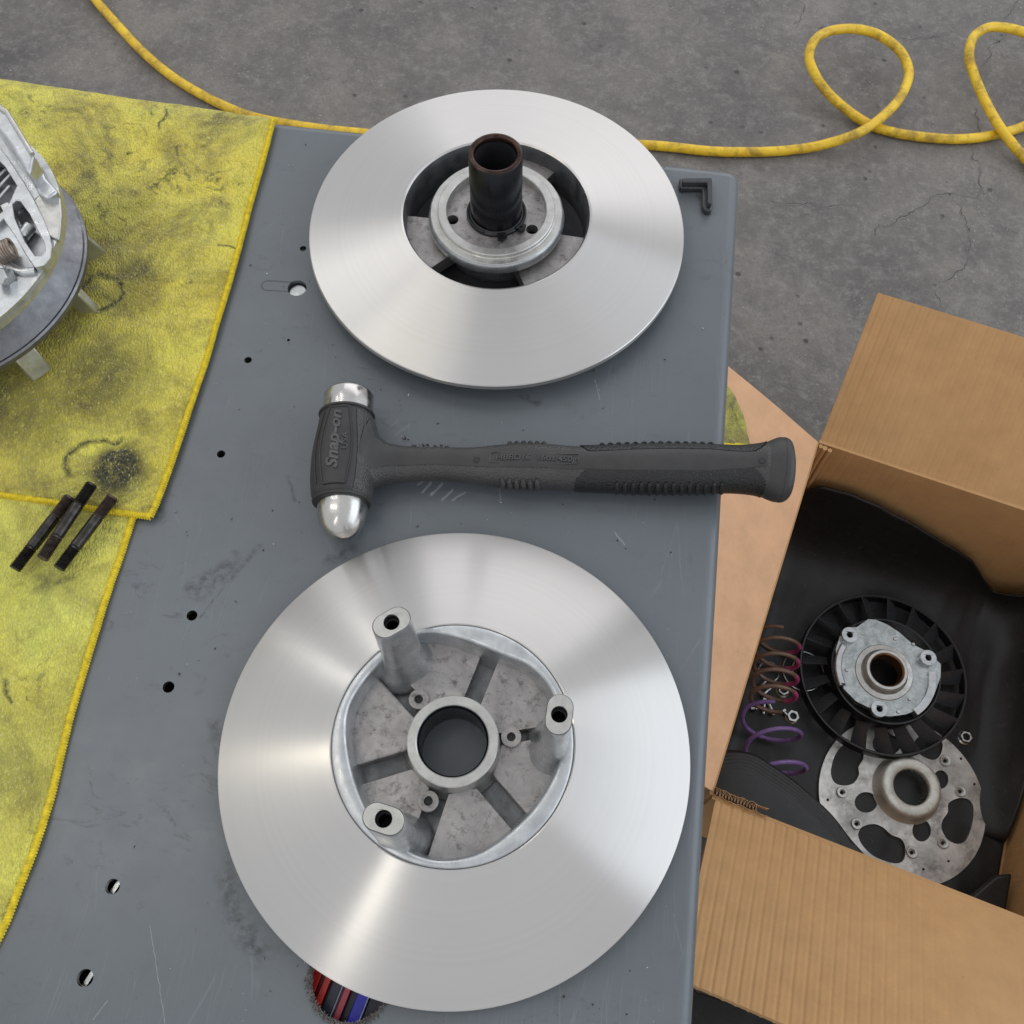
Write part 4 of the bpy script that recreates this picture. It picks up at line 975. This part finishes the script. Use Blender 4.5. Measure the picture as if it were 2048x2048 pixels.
# ================================================================ cover plate with slots
PZ = -.842
k8 = lambda pts, z: [at(u, v, z)[:2] for u, v in crop(1380, 1150, 2.892, pts)]
pc = at(1803.6, 1599.5, PZ); PRr = abs(at(1803.6+166, 1599.5, PZ).x-pc.x)
bosses = [(878, 1258, 12), (963, 1440, 12), (1475, 1075, 12), (1562, 1252, 12), (1282, 1605, 12), (1462, 1550, 12), (797, 1300, 8), (1568, 1062, 8), (1645, 1210, 8), (1495, 1655, 8), (1350, 1702, 8), (960, 880, 8), (1165, 920, 9), (990, 965, 7)]
slots = [[(815, 1150), (820, 1100), (838, 1045), (880, 988), (945, 975), (995, 1005), (1003, 1060), (975, 1110), (978, 1155), (945, 1205), (885, 1218), (835, 1200)],
         [(972, 1500), (1000, 1455), (1065, 1440), (1120, 1462), (1165, 1503), (1220, 1525), (1245, 1570), (1240, 1640), (1200, 1668), (1130, 1655), (1055, 1620), (995, 1560)],
         [(1495, 1320), (1555, 1290), (1615, 1300), (1640, 1350), (1632, 1440), (1600, 1530), (1550, 1556), (1490, 1530), (1456, 1470), (1460, 1420), (1492, 1370)],
         [(1300, 960), (1360, 915), (1430, 925), (1462, 980), (1445, 1045), (1405, 1070), (1340, 1045), (1310, 1010)],
         [(1060, 950), (1120, 900), (1190, 930), (1230, 970), (1190, 1030), (1120, 1045), (1065, 1010)]]
sl = [[tuple(p[:2]) for p in spline([(x, y, 0) for x, y in k8(s_, PZ)], 3, True)] for s_ in slots]
for cx, cy, rx, ry in ((1018, 1315, 66, 60), (1450, 1183, 45, 54), (1340, 1478, 54, 64)):
    sl.append(k8([(cx+rx*math.cos(2*PI*i/28), cy+ry*math.sin(2*PI*i/28)) for i in range(28)], PZ))
hub = at(*crop(1380, 1150, 2.892, [(1250, 1240)])[0], PZ)
PO = Vector((pc.x, pc.y, FZ+.006))
pl = thing('cover_plate', 'round aluminium cover plate with wide slots and raised hub in the box', 'clutch part', PO)
MB().prism(circ(pc[:2], PRr, 120), sl+[circ(hub[:2], .024, 40)]+[k8([(x+r_*math.cos(2*PI*i/12), y+r_*math.sin(2*PI*i/12)) for i in range(12)], PZ) for x, y, r_ in bosses], PZ-.006, PZ).build('plate', m_cast('stained_cast_plate', .30, .80, .42, (1, .97, .92), .6, 22, 30), pl, PO, bevel=.0009)
for x, y, r_ in bosses[:6]:
    q = at(*crop(1380, 1150, 2.892, [(x, y)])[0], PZ)
    MB().lathe([(.0038, PZ-.002), (.0038, PZ+.0028), (.0044, PZ+.0032), (.0072, PZ+.0032), (.0078, PZ+.0026), (.0080, PZ-.001)], 24, (q.x, q.y, 0)).build('bolt_boss', M['machined'], pl, PO)
MB().lathe([(.0235, PZ-.006), (.0240, PZ+.010), (.0246, PZ+.0200), (.0262, PZ+.0222), (.0360, PZ+.0232), (.0400, PZ+.0215), (.0422, PZ+.016), (.0428, PZ+.004), (.048, PZ-.0005)], 72, (hub.x, hub.y, 0)).build('hub', m_cast('chalky_hub', .62, .80, .6, (1, .99, .92), .25), pl, PO, 50)
MB().lathe([(.0252, PZ+.0185), (.0215, PZ+.012), (.0212, PZ+.008), (.0225, PZ+.004), (.0225, PZ-.004)], 60, (hub.x, hub.y, 0)).build('bore_ring', M['zinc'], pl, PO)

# ================================================================ black fan ring + aluminium hub resting on it
FZc = -.815
fc = at(1765.5, 1346, FZc); FR = abs(at(1765.5+167, 1346, FZc).x-fc.x)
ic = at(1766, 1338, FZc+.012); IR = abs(at(1766+110, 1338, FZc+.012).x-ic.x)
fn_ = thing('cooling_fan_ring', 'black plastic fan ring with radial blades leaning on the cover plate in the box', 'fan', (fc.x, fc.y, FZc-.02))
FO = Vector((fc.x, fc.y, FZc-.02)); c0 = Vector((fc.x, fc.y, 0))
MB().lathe([(FR-.004, FZc-.018), (FR-.004, FZc+.001), (FR-.003, FZc+.002), (FR-.0006, FZc+.002), (FR, FZc+.001), (FR, FZc-.018)], 140, c0, close=True).build('outer_ring', M['plastic'], fn_, FO, 40)
MB().lathe([(IR-.016, FZc+.005), (IR-.007, FZc+.010), (IR-.003, FZc+.014), (IR-.0006, FZc+.014), (IR, FZc+.013), (IR+.0005, FZc-.012), (IR-.016, FZc-.012)], 120, c0, close=True).build('inner_ring', M['plastic'], fn_, FO, 40)
NB = 19
for i in range(NB):
    a = 2*PI*i/NB+.05; tilt = .95; bb = MB()
    nr = 6; vs = []
    for th in (-.0007, .0007):
        for j in range(nr+1):
            r = IR-.002+(FR-.003-IR+.002)*j/nr; sw = a+.06*j/nr
            for h in (-1, 1):
                er = Vector((math.cos(sw), math.sin(sw), 0)); et = Vector((-math.sin(sw), math.cos(sw), 0))
                tl = tilt*(1-.25*j/nr)
                up = (Zv*math.cos(tl)+et*math.sin(tl)); nn_ = (et*math.cos(tl)-Zv*math.sin(tl))
                vs.append(c0+er*r+Zv*(FZc-.006)+up*h*(.0085+.0045*j/nr)+nn_*th)
    K = (nr+1)*2; fs = []
    for j in range(nr):
        fs += [(2*j, 2*j+2, 2*j+3, 2*j+1), (K+2*j, K+2*j+1, K+2*j+3, K+2*j+2), (2*j, K+2*j, K+2*j+2, 2*j+2), (2*j+1, 2*j+3, K+2*j+3, K+2*j+1)]
    bb.add(vs, fs).build('blade', M['plastic_shiny'], fn_, FO, 30)
HZ2 = FZc+.020
out = k8([(1030, 255), (1075, 258), (1140, 285), (1210, 330), (1290, 400), (1350, 432), (1400, 442), (1425, 490), (1452, 515), (1450, 590), (1410, 700), (1335, 772), (1250, 806), (1160, 818), (1095, 812), (1040, 770), (960, 730), (890, 660), (850, 560), (843, 430), (868, 350), (900, 305), (965, 300)], HZ2)
hc = at(*crop(1380, 1150, 2.892, [(1122, 562)])[0], HZ2)
ah = thing('aluminium_hub', 'shiny aluminium three lobed clutch hub sitting inside the black fan ring', 'clutch part', (hc.x, hc.y, HZ2-.02))
AO = Vector((hc.x, hc.y, HZ2-.02))
lugs = [(925, 345), (1380, 478), (1097, 773)]
lp = [at(*crop(1380, 1150, 2.892, [q])[0], HZ2+.008) for q in lugs]
MB().prism(out, [circ(hc[:2], .028, 40)]+[circ(q[:2], .0046, 14) for q in lp], HZ2-.012, HZ2).build('spider', m_cast('shiny_spider', .30, .60, .22, (.95, 1, .99), .35), ah, AO, bevel=.0022, bseg=3)
MB().lathe([(.0240, HZ2-.01), (.0240, HZ2+.0125), (.0248, HZ2+.0135), (.0285, HZ2+.0135), (.0295, HZ2+.0125), (.0300, HZ2+.006), (.0330, HZ2+.002), (.0400, HZ2+.0012), (.041, HZ2)], 64, (hc.x, hc.y, 0)).build('bearing_seat', M['machined'], ah, AO, 35)
MB().lathe([(.0243, HZ2+.0128), (.0225, HZ2+.011), (.0222, HZ2-.010)], 56, (hc.x, hc.y, 0)).build('bushing', m_simple('bronze', (.35, .2, .09), .35, .9), ah, AO)
for q in lp:
    MB().prism(circ(q[:2], .0115, 30), [circ(q[:2], .0045, 18)], HZ2-.001, HZ2+.008).build('lug', M['cast_clean'], ah, AO, bevel=.0014)
# curved raised walls of the hub
for a0, a1, r0 in ((-52, 8, .068), (150, 205, .066)):
    P = [(hc.x+(r0+.004)*math.cos(rad(a0+(a1-a0)*i/16)), hc.y+(r0+.004)*math.sin(rad(a0+(a1-a0)*i/16))) for i in range(17)]+[(hc.x+(r0-.006)*math.cos(rad(a1-(a1-a0)*i/16)), hc.y+(r0-.006)*math.sin(rad(a1-(a1-a0)*i/16))) for i in range(17)]
    MB().prism(P, [], HZ2-.01, HZ2+.004).build('curved_wall', M['cast_clean'], ah, AO, bevel=.002)
rp = MB()
for x, y in ((1185, 370), (1290, 400), (868, 455), (905, 550), (1268, 718), (1203, 792)):
    q = at(*crop(1380, 1150, 2.892, [(x, y)])[0], HZ2)
    MB().lathe([(0, HZ2+.0022), (.002, HZ2+.0018), (.0028, HZ2)], 12, (q.x, q.y, 0)).build('stud_tip', M['machined'], ah, AO)

# ================================================================ springs, rings, nuts, screws in the box
SZ = -.822
def coil(name, label, a, c, R0, turns, wire, mat, z0, stripe=None, z1=None):
    a = at(*a, z0); c = at(*c, z1 or z0); d = c-a; dn = d.normalized(); n1 = Zv-dn*Zv.dot(dn); n1.normalize(); n2 = dn.cross(n1); N_ = int(turns*48)
    org = Vector(((a.x+c.x)/2, (a.y+c.y)/2, min(a.z, c.z)-R0)); t = thing(name, label, 'spring', org)
    def pt(i):
        q = i/N_; e_ = min(q*turns/.9, (1-q)*turns/.9, 1)
        ph = 2*PI*turns*q; 
        qq = (max(0, q-.07)/.86 if q < .93 else 1)
        return a+d*qq+(n1*math.cos(ph)*.8+n2*math.sin(ph))*R0
    MB().tube([pt(i) for i in range(N_+1)], wire, 10).build('coil', mat, t, org)
    if stripe:
        for k in range(int(turns)+1):
            i0 = int((k+stripe[1])*48); i1 = min(N_, i0+12)
            if i0 < N_-4: MB().tube([pt(i) for i in range(i0, i1+1)], wire*1.06, 10).build('paint_mark', stripe[0], t, org)
pinkm = m_simple('pink_paint', (.38, .055, .17), .5); brownm = m_simple('bronze_wire', (.17, .105, .075), .45, .3)
coil('coil_spring', 'brown coil spring with pink paint marks lying in the box left of the fan ring', (1557, 1275), (1546, 1402), .031, 4.6, .0032, brownm, -.824, (pinkm, .62), -.786)
coil('coil_spring', 'purple coil spring lying below the brown one, partly under the rubber pad', (1540, 1430), (1556, 1560), .039, 2.3, .0032, m_simple('purple_paint', (.19, .11, .30), .4, 0, .2), -.815, None, -.775)
for (x, y), r_, z, lbl in (((655, 555), 115, -.846, 'larger thin steel ring under the left rim of the fan'), ((683, 555), 88, -.842, 'slightly smaller steel ring lying inside the larger one by the fan'), ((455, 560), 58, -.847, 'smallest thin dark ring lying under the brown spring')):
    q = at(*crop(1380, 1150, 2.892, [(x, y)])[0], z); R0 = r_/2.892/1.34*.001
    o = MB().tube([(q.x+R0*math.cos(a), q.y+R0*math.sin(a), z) for a in [2*PI*i/64 for i in range(64)]], .0013, 8, closed=True).build('retaining_ring', M['zinc'], None, (q.x, q.y, z)); tag(o, lbl, 'ring')
def nut(x, y, lbl, z=-.848, r=.0105):
    q = at(*crop(1380, 1150, 2.892, [(x, y)])[0], z+.008); org = Vector((q.x, q.y, z)); t = thing('flange_nut', lbl, 'nut', org)
    MB().prism(circ(q[:2], r*.82, 6, a0=random.random()), [circ(q[:2], r*.48, 20)], z, z+.008).build('hex_body', M['zinc'], t, org, bevel=.0008)
    MB().lathe([(r*.5, z+.0001), (r, z+.0001), (r, z+.0015), (r*.8, z+.003)], 24, (q.x, q.y, 0)).build('flange', M['zinc'], t, org)
nut(1600, 935, 'flange nut lying alone on the rubber sheet right of the fan ring')
nut(543, 662, 'upper steel nut beside the brown spring, left of the fan ring')
nut(598, 815, 'lower steel nut between the brown spring and the purple spring')
def screw(a, c, lbl, head=True):
    a = at(*crop(1380, 1150, 2.892, [a])[0], -.842); c = at(*crop(1380, 1150, 2.892, [c])[0], -.842); d = (c-a).normalized(); org = Vector((a.x, a.y, -.846))
    t = thing('screw', lbl, 'screw', org, 'small loose screws beside the springs')
    MB().rod(a, c, .0026, seg=12).build('screw_shank', M['zinc'], t, org)
    if head: MB().rod(a-d*.003, a+d*.001, .0048, seg=6).build('screw_head', M['zinc'], t, org)
screw((400, 655), (440, 612), 'uppermost small screw, slanting up right across the brown spring', False)
screw((425, 690), (490, 630), 'small screw just right of the uppermost one, above the upper nut')
screw((378, 770), (350, 772), 'short screw furthest left among the loose screws')
screw((430, 725), (424, 805), 'upright lying screw just above the purple spring')
screw((480, 800), (450, 730), 'screw leaning left beside the upright one over the purple spring')
screw((545, 790), (560, 810), 'stubby screw left of the lower nut')
# orange fleck on the sheet
q = at(1858, 1078, -.76)

# ================================================================ yellow air hose on the floor
def hz_(u, v, h): p = at(u, v, -.86+.0092+h); return p
HP = [(150, -60, 0), (185, -8, 0), (235, 50, 0), (290, 108, 0), (350, 157, 0), (420, 198, 0), (500, 232, 0), (600, 252, 0), (720, 266, 0), (900, 280, 0), (1100, 288, 0), (1290, 290, 0), (1416, 302, 0), (1494, 304, 0), (1571, 301, 0), (1648, 289, .006), (1726, 261, .019), (1784, 215, .026), (1811, 174, .03), (1817, 139, .034), (1799, 101, .04), (1757, 70, .046), (1710, 58, .052), (1660, 62, .056), (1629, 81, .054), (1618, 112, .045), (1629, 147, .034), (1656, 186, .02), (1699, 224, .006), (1745, 252, 0), (1803, 268, 0), (1881, 277, 0), (1939, 277, 0), (1997, 268, 0), (2048, 252, .004), (2095, 225, .02), (2120, 175, .03), (2108, 120, .038), (2080, 85, .045), (2045, 64, .05), (1997, 54, .054), (1966, 59, .055), (1945, 78, .052), (1938, 112, .044), (1947, 147, .034), (1966, 194, .024), (1993, 244, .020), (2024, 287, .015), (2048, 314, .004), (2110, 380, 0), (2200, 460, 0)]
pts = spline([hz_(*q) for q in HP], 12)
g = G('dirty_yellow_hose'); o_ = g.obj()
c = g.ramp(g.noise(o_, 20, 5), [(.3, (.78, .48, .02)), (.7, (.90, .60, .03))])
c = g.mix(g.ramp(g.noise(o_, 26, 9, .75, .4), [(.45, 0), (.62, .75)]), c, (.24, .14, .025))
g.set(base=c, rough=.38, normal=g.bump(g.noise(o_, 350, 4), .06, .0006))
o = MB().tube(pts, .0092, 20).build('air_hose', g.m, None, (pts[200].x, pts[200].y, -.86))
tag(o, 'scuffed yellow air hose looping across the grey concrete floor behind the table', 'hose')
# dark sheet added below the openings of the upper sheave in place of shade
MB().lathe([(.0655, .0042), (.0600, .0030), (.0380, .0030)], 80, C1).build('shade_sheet', M['dark'], s1, C1)
